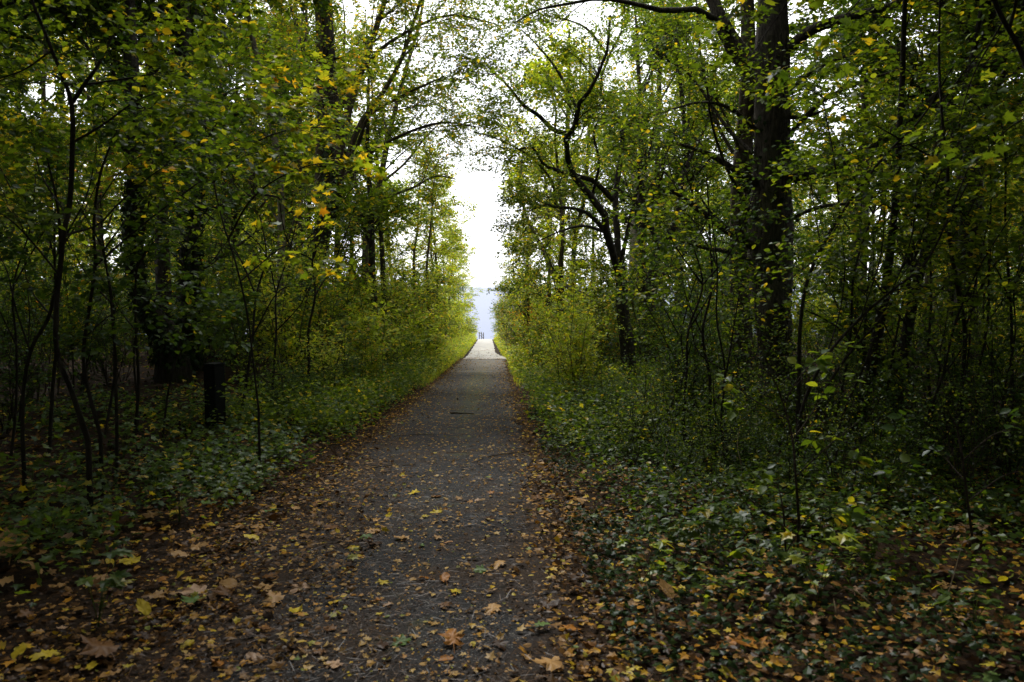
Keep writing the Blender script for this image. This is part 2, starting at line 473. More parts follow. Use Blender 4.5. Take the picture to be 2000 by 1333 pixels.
py = np.arange(-8, 40.9, 0.15)
edge_noise = lambda y, s: 0.05 * np.sin(y * 2.3 + s) + 0.035 * np.sin(y * 5.7 + 2 * s) + 0.02 * np.sin(y * 13.1 + s)
rows = []
for y in py:
    u = np.linspace(-1, 1, 13)
    hw = half_w(min(y, 40.0))
    e = np.where(u < 0, edge_noise(y, 1.0), edge_noise(y, 4.0))
    rows.append(np.stack([path_x(y) + u * (hw + e), np.full(13, y), base_z(y) + 0.012 - 0.015 * u * u], 1))
v = np.concatenate(rows)
j, i = np.meshgrid(np.arange(len(py) - 1), np.arange(12), indexing='ij')
a = (j * 13 + i).ravel()
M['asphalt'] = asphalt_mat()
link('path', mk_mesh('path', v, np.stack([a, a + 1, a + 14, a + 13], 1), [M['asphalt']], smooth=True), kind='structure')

cy = np.concatenate([np.arange(40.6, 50, 0.4), np.arange(50, 100, 1.5)])
rows = []
for y in cy:
    hl = np.interp(y, [40.6, 42, 46, 52, 60, 87, 100], [1.07, 0.98, 0.88, 0.86, 0.84, 0.74, 0.74])
    hr = np.interp(y, [40.6, 42, 45, 49, 55, 60, 87, 100], [1.85, 1.35, 0.95, 0.72, 0.72, 0.74, 0.74, 0.74])
    u = np.linspace(-1, 1, 9)
    rows.append(np.stack([path_x(y) + np.where(u < 0, u * hl, u * hr) + 0.03 * np.sin(y * 3 + u), np.full(9, y), base_z(y) + 0.03 + 0 * u], 1))
v = np.concatenate(rows)
j, i = np.meshgrid(np.arange(len(cy) - 1), np.arange(8), indexing='ij')
a = (j * 9 + i).ravel()
M['concrete'] = simple_mat('pale_concrete', (0.30, 0.283, 0.26), (0.43, 0.41, 0.38), scale=2.5, rough=0.85)
cn, cl = M['concrete'].node_tree.nodes, M['concrete'].node_tree.links
cp = next(q for q in cn if q.type == 'BSDF_PRINCIPLED')
csrc = cp.inputs['Base Color'].links[0].from_socket
ctc = cn.new('ShaderNodeTexCoord'); csx = cn.new('ShaderNodeSeparateXYZ'); cl.new(ctc.outputs['Object'], csx.inputs[0])
cno = cn.new('ShaderNodeTexNoise'); cno.inputs['Scale'].default_value = 1.6; cno.inputs['Detail'].default_value = 6; cl.new(ctc.outputs['Object'], cno.inputs['Vector'])
cmr = cn.new('ShaderNodeMapRange'); cmr.inputs['From Min'].default_value = 40.6; cmr.inputs['From Max'].default_value = 44.5; cmr.inputs['To Min'].default_value = 0.55; cmr.inputs['To Max'].default_value = -0.25
cl.new(csx.outputs['Y'], cmr.inputs['Value'])
cad = cn.new('ShaderNodeMath'); cad.operation = 'ADD'; cl.new(cmr.outputs[0], cad.inputs[0]); cl.new(cno.outputs['Fac'], cad.inputs[1])
crm = ramp_node(cn, [(0.45, (0, 0, 0)), (0.95, (0.85, 0.85, 0.85))]); cl.new(cad.outputs[0], crm.inputs['Fac'])
cmx = cn.new('ShaderNodeMixRGB'); cmx.inputs['Color2'].default_value = (0.20, 0.175, 0.15, 1)
cl.new(crm.outputs['Color'], cmx.inputs['Fac']); cl.new(csrc, cmx.inputs['Color1']); cl.new(cmx.outputs['Color'], cp.inputs['Base Color'])
link('concrete_path', mk_mesh('concrete_path', v, np.stack([a, a + 1, a + 10, a + 9], 1), [M['concrete']], smooth=True), kind='structure')

v, f = grid(np.array([-40000, -6000, -1500, -300, 300, 1500, 6000, 40000.0]), np.array([140, 300, 700, 1500, 4000, 12000, 45000.0]), lambda X, Y: 0 * X - 32.0)
link('sea', mk_mesh('sea', v, f, [sea_mat()]), kind='structure')
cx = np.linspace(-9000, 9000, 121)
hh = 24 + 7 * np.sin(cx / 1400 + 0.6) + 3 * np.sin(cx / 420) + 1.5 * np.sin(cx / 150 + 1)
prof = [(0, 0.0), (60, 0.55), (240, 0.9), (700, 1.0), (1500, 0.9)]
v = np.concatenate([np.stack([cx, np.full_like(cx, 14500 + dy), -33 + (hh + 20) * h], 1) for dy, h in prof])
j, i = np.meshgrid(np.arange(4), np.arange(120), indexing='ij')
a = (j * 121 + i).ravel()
link('far_coast_hill', mk_mesh('far_coast_hill', v, np.stack([a, a + 1, a + 122, a + 121], 1), [simple_mat('hazed_far_coast', (0.54, 0.59, 0.67), (0.60, 0.64, 0.71), scale=0.002, bump=0)], smooth=True), kind='structure')  # pale blue-grey: distance haze is painted into the coast's colour

# ------------------------------------------------------------------ leaf shapes
def T(v, f):
    return np.array(v, float), np.array(f, int)


T_DIA = T([(0, 0, 0), (-.34, .45, .07), (.34, .45, .07), (0, 1, -.06)], [(0, 2, 3), (0, 3, 1)])
T_OVAL = T([(0, 0, 0), (.24, .18, .05), (.36, .48, .07), (.22, .78, .03), (0, 1, -.1), (-.24, .18, .05), (-.36, .48, .07), (-.22, .78, .03), (0, .5, -.01)],
           [(0, 1, 8), (1, 2, 8), (2, 3, 8), (3, 4, 8), (8, 4, 7), (8, 7, 6), (8, 6, 5), (8, 5, 0)])
_o = [(0, 0), (.16, -.06), (.40, .02), (.27, .22), (.36, .34), (.56, .52), (.34, .50), (.20, .55), (.20, .74), (0, 1), (-.20, .74), (-.20, .55), (-.34, .50), (-.56, .52), (-.36, .34), (-.27, .22), (-.40, .02), (-.16, -.06)]
T_LOBE = T([(x, y, 0.10 * abs(x) - 0.22 * (y - .3) ** 2) for x, y in _o] + [(0, .32, 0)], [(k, (k + 1) % 18, 18) for k in range(18)])
_o2 = [(0, 0), (.42, .05), (.26, .26), (.54, .52), (.22, .56), (0, 1), (-.22, .56), (-.54, .52), (-.26, .26), (-.42, .05)]
T_STAR = T([(x, y, 0.12 * abs(x) - 0.2 * (y - .3) ** 2) for x, y in _o2] + [(0, .35, 0)], [(k, (k + 1) % 10, 10) for k in range(10)])
_o3 = [(0, 0), (.38, .0), (.34, .3), (.46, .46), (.2, .62), (0, 1), (-.2, .62), (-.46, .46), (-.34, .3), (-.38, .0)]
T_IVY = T([(x, y, -0.10 * abs(x)) for x, y in _o3] + [(0, .35, .03)], [(k, (k + 1) % 10, 10) for k in range(10)])


def leaf_verts(tmpl, pos, fwd, nor, size):
    tv, tf = tmpl
    f_ = nrm(fwd)
    s = nrm(np.cross(f_, nor))
    n_ = np.cross(s, f_)
    sz = size[:, None, None]
    V = pos[:, None] + sz * (tv[None, :, 0:1] * s[:, None] + tv[None, :, 1:2] * f_[:, None] + tv[None, :, 2:3] * n_[:, None])
    Fc = tf[None] + (np.arange(len(pos)) * len(tv))[:, None, None]
    return V.reshape(-1, 3), Fc.reshape(-1, 3)


# ------------------------------------------------------------------ growing plants
def grow(P, Rd, n, t0, t1, ln, ang, g, K=4, up=0.15, bias=None, wig=0.12, rs=0.45, flat=0.0, droop=0.0):
    """n children on each of the N parents (vectorised); returns (N*n, K, 3), (N*n, K)"""
    N, KP = P.shape[:2]
    t = g.uniform(t0, t1, (N, n)) * (KP - 1)
    i = np.minimum(t.astype(int), KP - 2)
    u = (t - i)[..., None]
    idx = np.arange(N)[:, None]
    p0 = P[idx, i] * (1 - u) + P[idx, i + 1] * u
    tan = nrm(P[idx, i + 1] - P[idx, i])
    r0 = Rd[idx, i] * (1 - u[..., 0]) + Rd[idx, i + 1] * u[..., 0]
    rv = g.normal(0, 1, (N, n, 3))
    rv[..., 2] *= (1 - flat)
    perp = nrm(rv - tan * (rv * tan).sum(-1, keepdims=True))
    th = g.uniform(ang[0], ang[1], (N, n, 1))
    d = tan * np.cos(th) + perp * np.sin(th)
    d[..., 2] += up
    if bias is not None:
        d = d + bias
    d[..., 2] *= (1 - flat * 0.5)
    d = nrm(d)
    L = g.uniform(ln[0], ln[1], (N, n, 1)) * (1.15 - 0.5 * (t / (KP - 1))[..., None])
    p0, d, L, r0 = p0.reshape(-1, 3), d.reshape(-1, 3), L.reshape(-1, 1), r0.reshape(-1)
    out = [p0]
    cur = d
    for k in range(K - 1):
        cur = nrm(cur + g.normal(0, wig, cur.shape) + np.array([0, 0, -droop]))
        out.append(out[-1] + cur * L / (K - 1))
    C = np.stack(out, 1)
    rr = np.minimum(r0 * rs, L[:, 0] * 0.022)[:, None] * np.linspace(1, 0.35, K)[None]
    return C, np.maximum(rr, 0.0012)


def put_leaves(P, n, g, size, tilt=0.45, t0=0.1, jit=0.02, hang=0.15):
    """n leaves on each twig, alternating sides"""
    N, K = P.shape[:2]
    t = np.clip(np.linspace(t0, 1.0, n)[None] + g.normal(0, 0.05, (N, n)), 0, 0.999) * (K - 1)
    i = np.minimum(t.astype(int), K - 2)
    u = (t - i)[..., None]
    idx = np.arange(N)[:, None]
    p = P[idx, i] * (1 - u) + P[idx, i + 1] * u + g.normal(0, jit, (N, n, 3))
    tan = nrm(P[idx, i + 1] - P[idx, i])
    side = nrm(np.cross(tan, np.array([0, 0, 1.0])) + 1e-4)
    sg = np.where(np.arange(n) % 2 == 0, 1.0, -1.0)[None, :, None]
    fw = tan * g.uniform(0.3, 0.9, (N, n, 1)) + side * sg * g.uniform(0.4, 1.0, (N, n, 1)) + g.normal(0, 0.2, (N, n, 3))
    fw[..., 2] -= hang
    no = g.normal(0, tilt, (N, n, 3))
    no[..., 2] += 1.0
    s = g.uniform(size[0], size[1], (N, n))
    return p.reshape(-1, 3), fw.reshape(-1, 3), no.reshape(-1, 3), s.reshape(-1)


def cat(batches):
    return tuple(np.concatenate([b[k] for b in batches]) for k in range(4))


def sel(b, m):
    return tuple(x[m] for x in b)


def clear_corridor(b, tight=1.0):
    """nothing grows into the clear strip that is kept open above the path"""
    p = b[0]
    lat = np.abs(p[:, 0] - path_x(p[:, 1]) - 0.1)
    wob = 0.22 * np.sin(p[:, 1] * 0.7 + p[:, 2] * 0.9) + 0.18 * np.sin(p[:, 2] * 2.1 + p[:, 1] * 1.7)
    need = np.interp(p[:, 1], [0, 10, 20, 35, 60, 90], [0.2, 0.35, 0.6, 0.95, 1.25, 1.25]) * tight + wob
    high = np.interp(p[:, 1], [0, 12, 20, 28, 60], [3.4, 3.9, 4.7, 6.6, 21]) + 0.8 * np.sin(p[:, 0] * 2 + p[:, 1])
    return (lat > need) | (p[:, 2] > high)


LEAF_MESH = {}


def leaf_proto(kind, tmpl, mat):
    if (kind, mat.name) not in LEAF_MESH:
        tv, tf = tmpl
        LEAF_MESH[(kind, mat.name)] = mk_mesh('leaf', tv, tf, [mat], smooth=True)
    return LEAF_MESH[(kind, mat.name)]


from mathutils import Matrix


def leaf_objects(root, b, kind, tmpl, mat, limit=300, min_px=11.0):
    """the leaves of b that show largest become parts of root; returns the mask of the rest"""
    px, py, dp = project(b[0])
    sz = b[3] * FPX / np.maximum(dp, 0.1)
    ok = (px > -20) & (px < 2020) & (py > -20) & (py < 1350) & (dp > 0.3) & (sz > min_px)
    order = np.argsort(-np.where(ok, sz, 0))[:limit]
    order = order[ok[order]]
    me = leaf_proto(kind, tmpl, mat)
    f_ = nrm(b[1]); s_ = nrm(np.cross(f_, b[2])); n_ = np.cross(s_, f_)
    rl = np.array(root.location)
    for k in order:
        o = bpy.data.objects.new('leaf', me)
        A = np.eye(4)
        A[:3, 0], A[:3, 1], A[:3, 2] = s_[k] * b[3][k], f_[k] * b[3][k], n_[k] * b[3][k]
        A[:3, 3] = b[0][k] - rl
        o.parent = root
        o.matrix_basis = Matrix(A.tolist())
        col.objects.link(o)
    rest = np.ones(len(b[3]), bool)
    rest[order] = False
    return rest


def px_line(pts, d0, d1, n, seed, wob=0.25):
    """a limb whose photographed course is known, running from distance d0 to d1"""
    g = np.random.default_rng(seed)
    m = len(pts)
    dd = np.linspace(d0, d1, m) + np.concatenate([[0], np.cumsum(g.normal(0, wob, m - 1))])
    return spline([at(x, y, d) for (x, y), d in zip(pts, dd)], n)


def crown_mesh(name, twigs, leaves, tmpl, mats, loc):
    """twigs: list of (P, R); leaves: batch; two materials"""
    parts = [tubes(P, Rd, 3) for P, Rd in twigs]
    tv, tf = join(parts)
    lv, lf = leaf_verts(tmpl, *leaves)
    v = np.concatenate([tv, lv]) - np.array(loc)
    f = np.concatenate([tf, lf + len(tv)])
    mi = np.concatenate([np.zeros(len(tf)), np.ones(len(lf))])
    return mk_mesh(name, v, f, mats, mi)


HERO = {}


def hero_tree(name, label, d, trunk, limbs, bark, leaf, seed, wpx=None, group=None, cat_='tree', n1=7, n2=6, n3=4, nl=7, len1=(1.2, 2.6), len2=(0.6, 1.3), len3=(0.25, 0.6), lsize=(0.07, 0.12),
              bias=(0, 0, 0), tmpl=None, ivy=0, own_leaves=0, limb_bark=None, extra_twigs=0, sides=12, t0=0.25, depth_wob=0.2, flat=0.35, trunk_n=0, sink=0.25, rough=0.08, leaf_kind='leaf'):
    """a tree whose trunk and main limbs follow the photograph; finer branches grow from them"""
    g = np.random.default_rng(seed)
    tp, tw = trunk
    n = max(12, len(tp) * 4)
    P = px_line(tp, d, d + 0.01, n, seed, depth_wob * 0.4)
    thin = 0.78 if cat_ == 'sapling' else 1.0
    W = np.interp(np.linspace(0, 1, n), np.linspace(0, 1, len(tw)), tw) * thin
    Rr = W * d / FPX / 2
    base = P[0].copy()
    gzb = float(gz(base[0], base[1]))
    if base[2] > gzb - 0.1:                                     # root end goes a little into the soil
        P = np.vstack([[base[0], base[1], gzb - sink], P]); Rr = np.concatenate([[Rr[0] * 1.15], Rr])
    else:
        keep = P[:, 2] > gzb - sink
        P, Rr = P[keep], Rr[keep]
    loc = np.array([P[0][0], P[0][1], gzb])
    root = empty(name, loc, label, cat_, group)
    tv, tf = limb_tube(P, Rr, sides, rough, seed)
    link('trunk' if cat_ == 'tree' else 'stem', mk_mesh('trunk', tv - loc, tf, [bark], smooth=True), root)
    lp, lr = [], []
    K = 14
    for k, (pts, w0, w1, dd) in enumerate(limbs):
        # start at the trunk's own distance
        q = px_line(pts, d, d + dd, K, seed * 31 + k, depth_wob)
        rr = np.linspace(w0, w1, K) * d / FPX / 2 * thin
        lv, lf = limb_tube(q, rr, 8, rough, seed * 7 + k)
        link('branch' if cat_ == 'tree' else 'stem', mk_mesh('branch', lv - loc, lf, [limb_bark or bark], smooth=True), root)
        lp.append(q); lr.append(rr)
    tt = np.linspace(0, len(P) - 1, K)
    stems = [np.stack([np.interp(tt, np.arange(len(P)), P[:, c]) for c in range(3)], 1)] + lp
    srad = [np.interp(tt, np.arange(len(P)), Rr)] + lr
    SP, SR = np.stack(stems), np.stack(srad)
    bias = np.array(bias, float)
    b1, r1 = grow(SP[1:] if len(SP) > 1 and trunk_n == 0 else SP, SR[1:] if len(SP) > 1 and trunk_n == 0 else SR, n1, t0, 0.98, len1, (0.5, 1.25), g, 6, 0.25, bias, 0.16, 0.4)
    if trunk_n:
        bt, rt = grow(SP[:1], SR[:1], trunk_n, 0.35, 0.98, (len1[0] * 1.3, len1[1] * 1.3), (0.7, 1.3), g, 6, 0.1, bias, 0.16, 0.3)
        b1, r1 = np.concatenate([b1, bt]), np.concatenate([r1, rt])
    b2, r2 = grow(b1, r1, n2, 0.15, 1.0, len2, (0.4, 1.1), g, 5, 0.1, bias * 0.5, 0.16, 0.5, flat)
    b3, r3 = grow(b2, r2, n3, 0.1, 1.0, len3, (0.4, 1.0), g, 4, 0.0, None, 0.12, 0.6, flat)
    lb = cat([put_leaves(b3, nl, g, lsize), put_leaves(b2, max(2, nl // 2), g, lsize, t0=0.4)])
    keep = clear_corridor(lb)
    lb = sel(lb, keep)
    k3 = clear_corridor((b3[:, -1], 0, 0, 0)); b3, r3 = b3[k3], r3[k3]
    k2 = clear_corridor((b2[:, -1], 0, 0, 0)); b2, r2 = b2[k2], r2[k2]
    k1 = clear_corridor((b1[:, -1], 0, 0, 0)); b1, r1 = b1[k1], r1[k1]
    tmpl = tmpl or T_DIA
    if own_leaves:
        lb = sel(lb, leaf_objects(root, lb, leaf_kind, tmpl, leaf, own_leaves))
    link('crown' if cat_ == 'tree' else 'foliage', crown_mesh('crown', [(b1, r1), (b2, r2), (b3, r3)], lb, tmpl, [bark, leaf], loc), root, 'stuff')
    if ivy:
        m = ivy
        t = g.uniform(0, 1, m) ** 1.0 * (len(P) - 1) * 0.62
        i = np.minimum(t.astype(int), len(P) - 2); u = (t - i)[:, None]
        c = P[i] * (1 - u) + P[i + 1] * u
        a = g.uniform(0, 2 * math.pi, m)
        rad = Rr[i] * g.uniform(1.0, 1.2, m) + g.exponential(0.018, m)
        out = np.stack([np.cos(a), np.sin(a), 0 * a], 1)
        p = c + out * rad[:, None]
        fw = np.stack([g.normal(0, 0.5, m), g.normal(0, 0.5, m), -np.ones(m)], 1)
        link('ivy', mk_mesh('ivy', *(lambda vf: (vf[0] - loc, vf[1]))(leaf_verts(T_IVY, p, fw, out + g.normal(0, 0.4, (m, 3)), g.uniform(0.05, 0.10, m))), [M['leaf_ivy']]), root, 'stuff')
    HERO[name + str(seed)] = root
    return root


# --- left side of the path
hero_tree('twin_trunk_tree', 'tall ivy-clad twin-trunked tree leaning over the bushes left of the path', 22,
          ([(572, 735), (582, 680), (597, 600), (612, 530), (628, 460), (642, 390), (651, 320), (652, 240), (646, 150), (640, 40), (634, -80), (628, -300)], [46, 40, 36, 34, 34, 36, 34, 28, 24, 21, 17, 9]),
          [([(628, 450), (624, 340), (628, 220), (625, 110), (620, 0), (600, -150)], 22, 11, 0.5),
           ([(655, 330), (672, 250), (690, 180), (716, 110), (746, 20), (772, -80)], 20, 8, -1.0),
           ([(664, 350), (702, 245), (742, 190), (782, 120), (812, 30), (842, -60)], 12, 5, -1.5),
           ([(662, 325), (696, 290), (716, 235), (742, 212), (800, 180), (868, 150)], 9, 3, -2.0),
           ([(645, 290), (606, 150), (575, 40), (550, -60)], 10, 4, 1.0),
           ([(650, 240), (720, 120), (800, 60), (880, 30), (960, 45)], 9, 2.5, -1.5),
           ([(660, 360), (720, 300), (790, 262), (860, 240), (930, 248)], 8, 2.5, -1.0)],
          M['bark_dark'], M['leaf_mixed'], 11, n1=10, n2=7, n3=5, nl=7, t0=0.5, bias=(0.25, 0.1, 0.05), ivy=2400, limb_bark=M['bark_brown'], lsize=(0.06, 0.10))
hero_tree('forked_tree', 'slim tree with a deep V fork in the leaves beside the twin-trunked tree', 27,
          ([(708, 680), (712, 590), (715, 510), (718, 450)], [22, 19, 18, 18]),
          [([(718, 450), (740, 370), (751, 310), (766, 240), (791, 140), (816, 60), (832, -30)], 13, 4, -1),
           ([(714, 445), (701, 390), (692, 340), (689, 290), (680, 190), (672, 80)], 10, 3, 1),
           ([(742, 360), (790, 320), (830, 270), (870, 230)], 6, 2, -1.5),
           ([(735, 390), (800, 370), (850, 345), (890, 350)], 6, 2, -2)],
          M['bark_brown'], M['leaf_mixed'], 12, n1=11, n2=7, n3=5, nl=8, bias=(0.25, 0, 0.0), lsize=(0.06, 0.10))
hero_tree('pale_stem_tree', 'slender pale-barked tree bending up between the ivy trunks and twin-trunked tree', 19,
          ([(540, 720), (546, 600), (549, 500), (549, 400), (544, 320), (526, 220), (506, 130), (486, 40), (476, -60), (470, -200)], [17, 15, 14, 13, 12, 12, 11, 10, 9, 6]),
          [([(544, 330), (575, 250), (612, 205), (642, 190)], 6, 3, -1.5), ([(515, 170), (480, 90), (440, 30), (400, -20)], 6, 2, -1),
           ([(530, 240), (570, 130), (590, 40), (600, -40)], 6, 2, 1)],
          M['bark_pale'], M['leaf_yellow'], 13, n1=8, n2=6, n3=4, nl=7, bias=(0.1, -0.1, 0), trunk_n=8, lsize=(0.07, 0.11))
hero_tree('leaning_ivy_tree', 'ivy-smothered trunk leaning from a thick black root base', 15,
          ([(338, 712), (330, 665), (300, 622), (268, 560), (260, 470), (264, 385), (262, 300), (257, 150), (250, 0), (245, -220)], [64, 58, 42, 34, 33, 31, 29, 26, 22, 15]),
          [([(262, 330), (220, 250), (170, 190), (110, 150)], 12, 4, -2), ([(262, 420), (320, 360), (380, 330), (450, 320)], 10, 3, -2), ([(255, 120), (300, 40), (340, -40)], 12, 4, 1)],
          M['bark_dark'], M['leaf_dark'], 14, n1=8, n2=7, n3=4, nl=7, ivy=1700, trunk_n=8, lsize=(0.08, 0.12))
hero_tree('upright_ivy_tree', 'straight dark ivy-clad trunk standing beside the leaning ivy trunk', 16.5,
          ([(366, 715), (370, 620), (371, 520), (372, 400), (368, 250), (361, 100), (354, -20), (348, -260)], [52, 42, 39, 36, 31, 27, 23, 14]),
          [([(372, 330), (420, 260), (470, 220), (540, 200)], 10, 3, -2), ([(368, 420), (440, 400), (500, 380), (560, 390)], 9, 3, -2), ([(364, 150), (320, 60), (290, -30)], 11, 4, 1)],
          M['bark_dark'], M['leaf_green'], 15, n1=8, n2=7, n3=4, nl=7, ivy=1700, trunk_n=8, lsize=(0.08, 0.12))

# --- right side of the path
hero_tree('massive_tree', 'massive rough-barked tree with thick side limbs right of the path', 13,
          ([(1528, 900), (1524, 800), (1516, 700), (1510, 620), (1506, 540), (1504, 460), (1507, 380), (1508, 300), (1508, 200), (1508, 100), (1508, 0), (1512, -200), (1518, -600)], [104, 76, 68, 70, 84, 90, 78, 66, 64, 66, 54, 42, 20]),
          [([(1492, 150), (1448, 110), (1410, 45), (1380, -30), (1320, -160)], 48, 14, -0.6),
           ([(1425, 60), (1365, 20), (1300, 22), (1240, 8), (1175, -2), (1110, 8), (1050, 20), (1005, 45)], 13, 2, -1.5),
           ([(1480, 360), (1432, 330), (1382, 300), (1320, 280)], 18, 5, -0.8),
           ([(1468, 480), (1408, 442), (1352, 400), (1312, 372)], 19, 5, -1.0),
           ([(1466, 512), (1422, 492), (1382, 486), (1332, 472)], 14, 4, -0.8),
           ([(1535, 345), (1620, 332), (1700, 287), (1780, 232), (1850, 172), (1965, 112)], 27, 10, -1.2),
           ([(1525, 110), (1580, 62), (1650, 36), (1740, 12), (1810, -25)], 24, 8, -1.0),
           ([(1530, 230), (1572, 228), (1612, 215), (1645, 200)], 9, 3, -0.6),
           ([(1470, 300), (1420, 250), (1350, 150), (1290, 110)], 9, 3, 0.8),
           ([(1535, 270), (1610, 195), (1700, 155), (1790, 128)], 10, 3, -1.0), ([(1478, 255), (1425, 212), (1370, 200), (1305, 216)], 9, 3, -1.0),
           ([(1540, 430), (1600, 405), (1690, 392), (1760, 350)], 9, 3, -0.9), ([(1535, 185), (1600, 132), (1690, 100), (1780, 96)], 10, 4, -0.9), ([(1468, 420), (1420, 330), (1390, 240), (1380, 160)], 8, 3, -0.8)],
          M['bark_ridged'], M['leaf_green'], 21, n1=3, n2=6, n3=4, nl=6, len1=(0.9, 1.8), bias=(0, 0.15, 0.2), sides=22, ivy=260, lsize=(0.05, 0.09), t0=0.6, rough=0.11)
hero_tree('brown_trunk_tree', 'paler brown trunk close behind the massive rough-barked tree', 15.5,
          ([(1452, 800), (1448, 650), (1444, 520), (1447, 420), (1450, 330), (1456, 240), (1462, 100), (1455, -100), (1450, -400)], [48, 42, 40, 40, 38, 32, 28, 24, 12]),
          [([(1452, 330), (1400, 240), (1370, 120), (1360, 0)], 9, 3, 1), ([(1458, 200), (1500, 60), (1540, -40)], 10, 4, 2)],
          M['bark_brown'], M['leaf_green'], 22, n1=8, n2=7, n3=4, nl=6, trunk_n=4, sides=12)
hero_tree('crooked_tree', 'crooked dark tree with several winding stems arching toward the path', 20,
          ([(1234, 780), (1228, 700), (1217, 610), (1213, 550), (1208, 500)], [30, 27, 24, 22, 20]),
          [([(1212, 545), (1196, 492), (1184, 452), (1181, 420), (1152, 382), (1122, 346), (1109, 312), (1106, 272), (1123, 246), (1131, 202), (1150, 180), (1166, 150), (1186, 100), (1192, 30)], 17, 4, -1.2),
           ([(1208, 515), (1205, 445), (1201, 400), (1206, 350), (1213, 300), (1216, 256), (1206, 230), (1186, 205), (1171, 172), (1185, 120), (1215, 60)], 15, 4, 0.8),
           ([(1183, 452), (1152, 420), (1121, 408), (1086, 405), (1064, 400), (1030, 415)], 10, 2, -1.4),
           ([(1198, 392), (1162, 356), (1131, 345), (1096, 335), (1062, 322), (1042, 290), (1012, 292)], 11, 3, -1.6),
           ([(1121, 262), (1082, 255), (1052, 226), (1022, 206), (992, 168), (952, 130)], 11, 3, -1.6),
           ([(1086, 405), (1081, 362), (1060, 330), (1030, 302), (972, 272), (925, 258)], 7, 2, -1.2),
           ([(1128, 215), (1090, 140), (1050, 90), (1020, 60)], 7, 2, -0.6),
           ([(1188, 110), (1150, 60), (1110, 40), (1060, 30)], 6, 2, -0.8),
           ([(1214, 270), (1250, 200), (1280, 120), (1300, 60)], 8, 3, 0.5), ([(1211, 525), (1226, 450), (1242, 380), (1264, 320), (1278, 240)], 10, 3, -0.5),
           ([(1185, 455), (1142, 442), (1100, 450), (1050, 472)], 7, 2, -1.2), ([(1156, 385), (1170, 320), (1160, 260), (1180, 220)], 7, 2, -0.7)],
          M['bark_dark'], M['leaf_green'], 23, n1=7, n2=7, n3=5, nl=8, len1=(0.8, 1.9), len2=(0.5, 1.1), bias=(-0.15, 0, 0.15), lsize=(0.05, 0.09), t0=0.55, rough=0.1)
hero_tree('branching_tree', 'dark tree splitting into two wide arms just behind the crooked tree', 23,
          ([(1262, 780), (1266, 640), (1274, 550), (1290, 482)], [26, 24, 23, 20]),
          [([(1288, 484), (1262, 422), (1236, 387), (1208, 370), (1190, 330)], 12, 4, -0.6), ([(1296, 478), (1326, 420), (1331, 350), (1345, 318), (1332, 200), (1320, 60), (1302, -100)], 16, 5, 0.8),
           ([(1340, 325), (1380, 240), (1400, 120), (1420, 0)], 8, 3, 1)],
          M['bark_dark'], M['leaf_green'], 24, n1=10, n2=7, n3=4, nl=6, lsize=(0.07, 0.11))
hero_tree('slim_tree', 'slim dark trunk nearest the path behind the crooked tree', 34,
          ([(1093, 610), (1095, 520), (1098, 430), (1104, 330), (1110, 200), (1112, 60)], [13, 11, 10, 9, 7, 4]),
          [([(1100, 400), (1060, 330), (1020, 300), (990, 290)], 5, 2, -1), ([(1104, 330), (1140, 250), (1160, 160)], 5, 2, 1), ([(1108, 230), (1070, 170), (1030, 150)], 4, 2, -1)],
          M['bark_dark'], M['leaf_mixed'], 25, n1=9, n2=7, n3=4, nl=7, trunk_n=8, bias=(-0.15, 0, 0), lsize=(0.09, 0.14))
hero_tree('slim_tree', 'slim trunk second from the path behind the crooked tree', 37,
          ([(1122, 630), (1119, 530), (1126, 450), (1142, 380), (1150, 250), (1152, 80)], [12, 10, 9, 8, 6, 4]),
          [([(1128, 440), (1100, 380), (1080, 340)], 4, 2, -1), ([(1145, 360), (1180, 300), (1200, 220)], 4, 2, 1)],
          M['bark_dark'], M['leaf_mixed'], 26, n1=9, n2=7, n3=4, nl=7, trunk_n=8, lsize=(0.09, 0.14))
hero_tree('tall_slim_tree', 'tall thin straight trunk rising behind the dark tree with two arms', 28,
          ([(1296, 720), (1292, 600), (1288, 450), (1284, 300), (1288, 150), (1292, 0), (1290, -150)], [13, 12, 11, 10, 9, 8, 5]),
          [([(1286, 350), (1250, 260), (1220, 200)], 5, 2, -1), ([(1288, 200), (1330, 120), (1350, 30)], 5, 2, 1)],
          M['bark_brown'], M['leaf_mixed'], 27, n1=9, n2=7, n3=4, nl=6, trunk_n=9)
hero_tree('dead_tree', 'pale broken dead trunk showing between the crooked tree stems', 30,
          ([(1236, 640), (1236, 540), (1238, 460), (1242, 400), (1250, 365), (1268, 332)], [20, 17, 15, 13, 11, 6]),
          [([(1244, 400), (1240, 360), (1232, 330), (1236, 300)], 7, 3, 0.3), ([(1250, 370), (1276, 400), (1282, 450)], 6, 3, 0.3)],
          M['bark_dead'], M['leaf_grey'], 28, n1=2, n2=2, n3=2, nl=1, len1=(0.5, 1.0))
hero_tree('leaning_sapling', 'pale bare sapling curving low out of the yellow bushes toward the path', 29,
          ([(1152, 580), (1112, 562), (1080, 537), (1062, 492), (1042, 452), (1026, 418), (1018, 350), (1022, 280)], [9, 9, 8, 8, 6, 5, 4, 3]),
          [([(1062, 492), (1040, 480), (1010, 470)], 3, 1.5, -0.5), ([(1045, 455), (1070, 410), (1080, 350)], 3, 1.5, 0.5)],
          M['bark_pale'], M['leaf_yellow'], 29, n1=7, n2=5, n3=3, nl=5, len1=(0.5, 1.2), trunk_n=4, lsize=(0.06, 0.10))
print('heroes done')

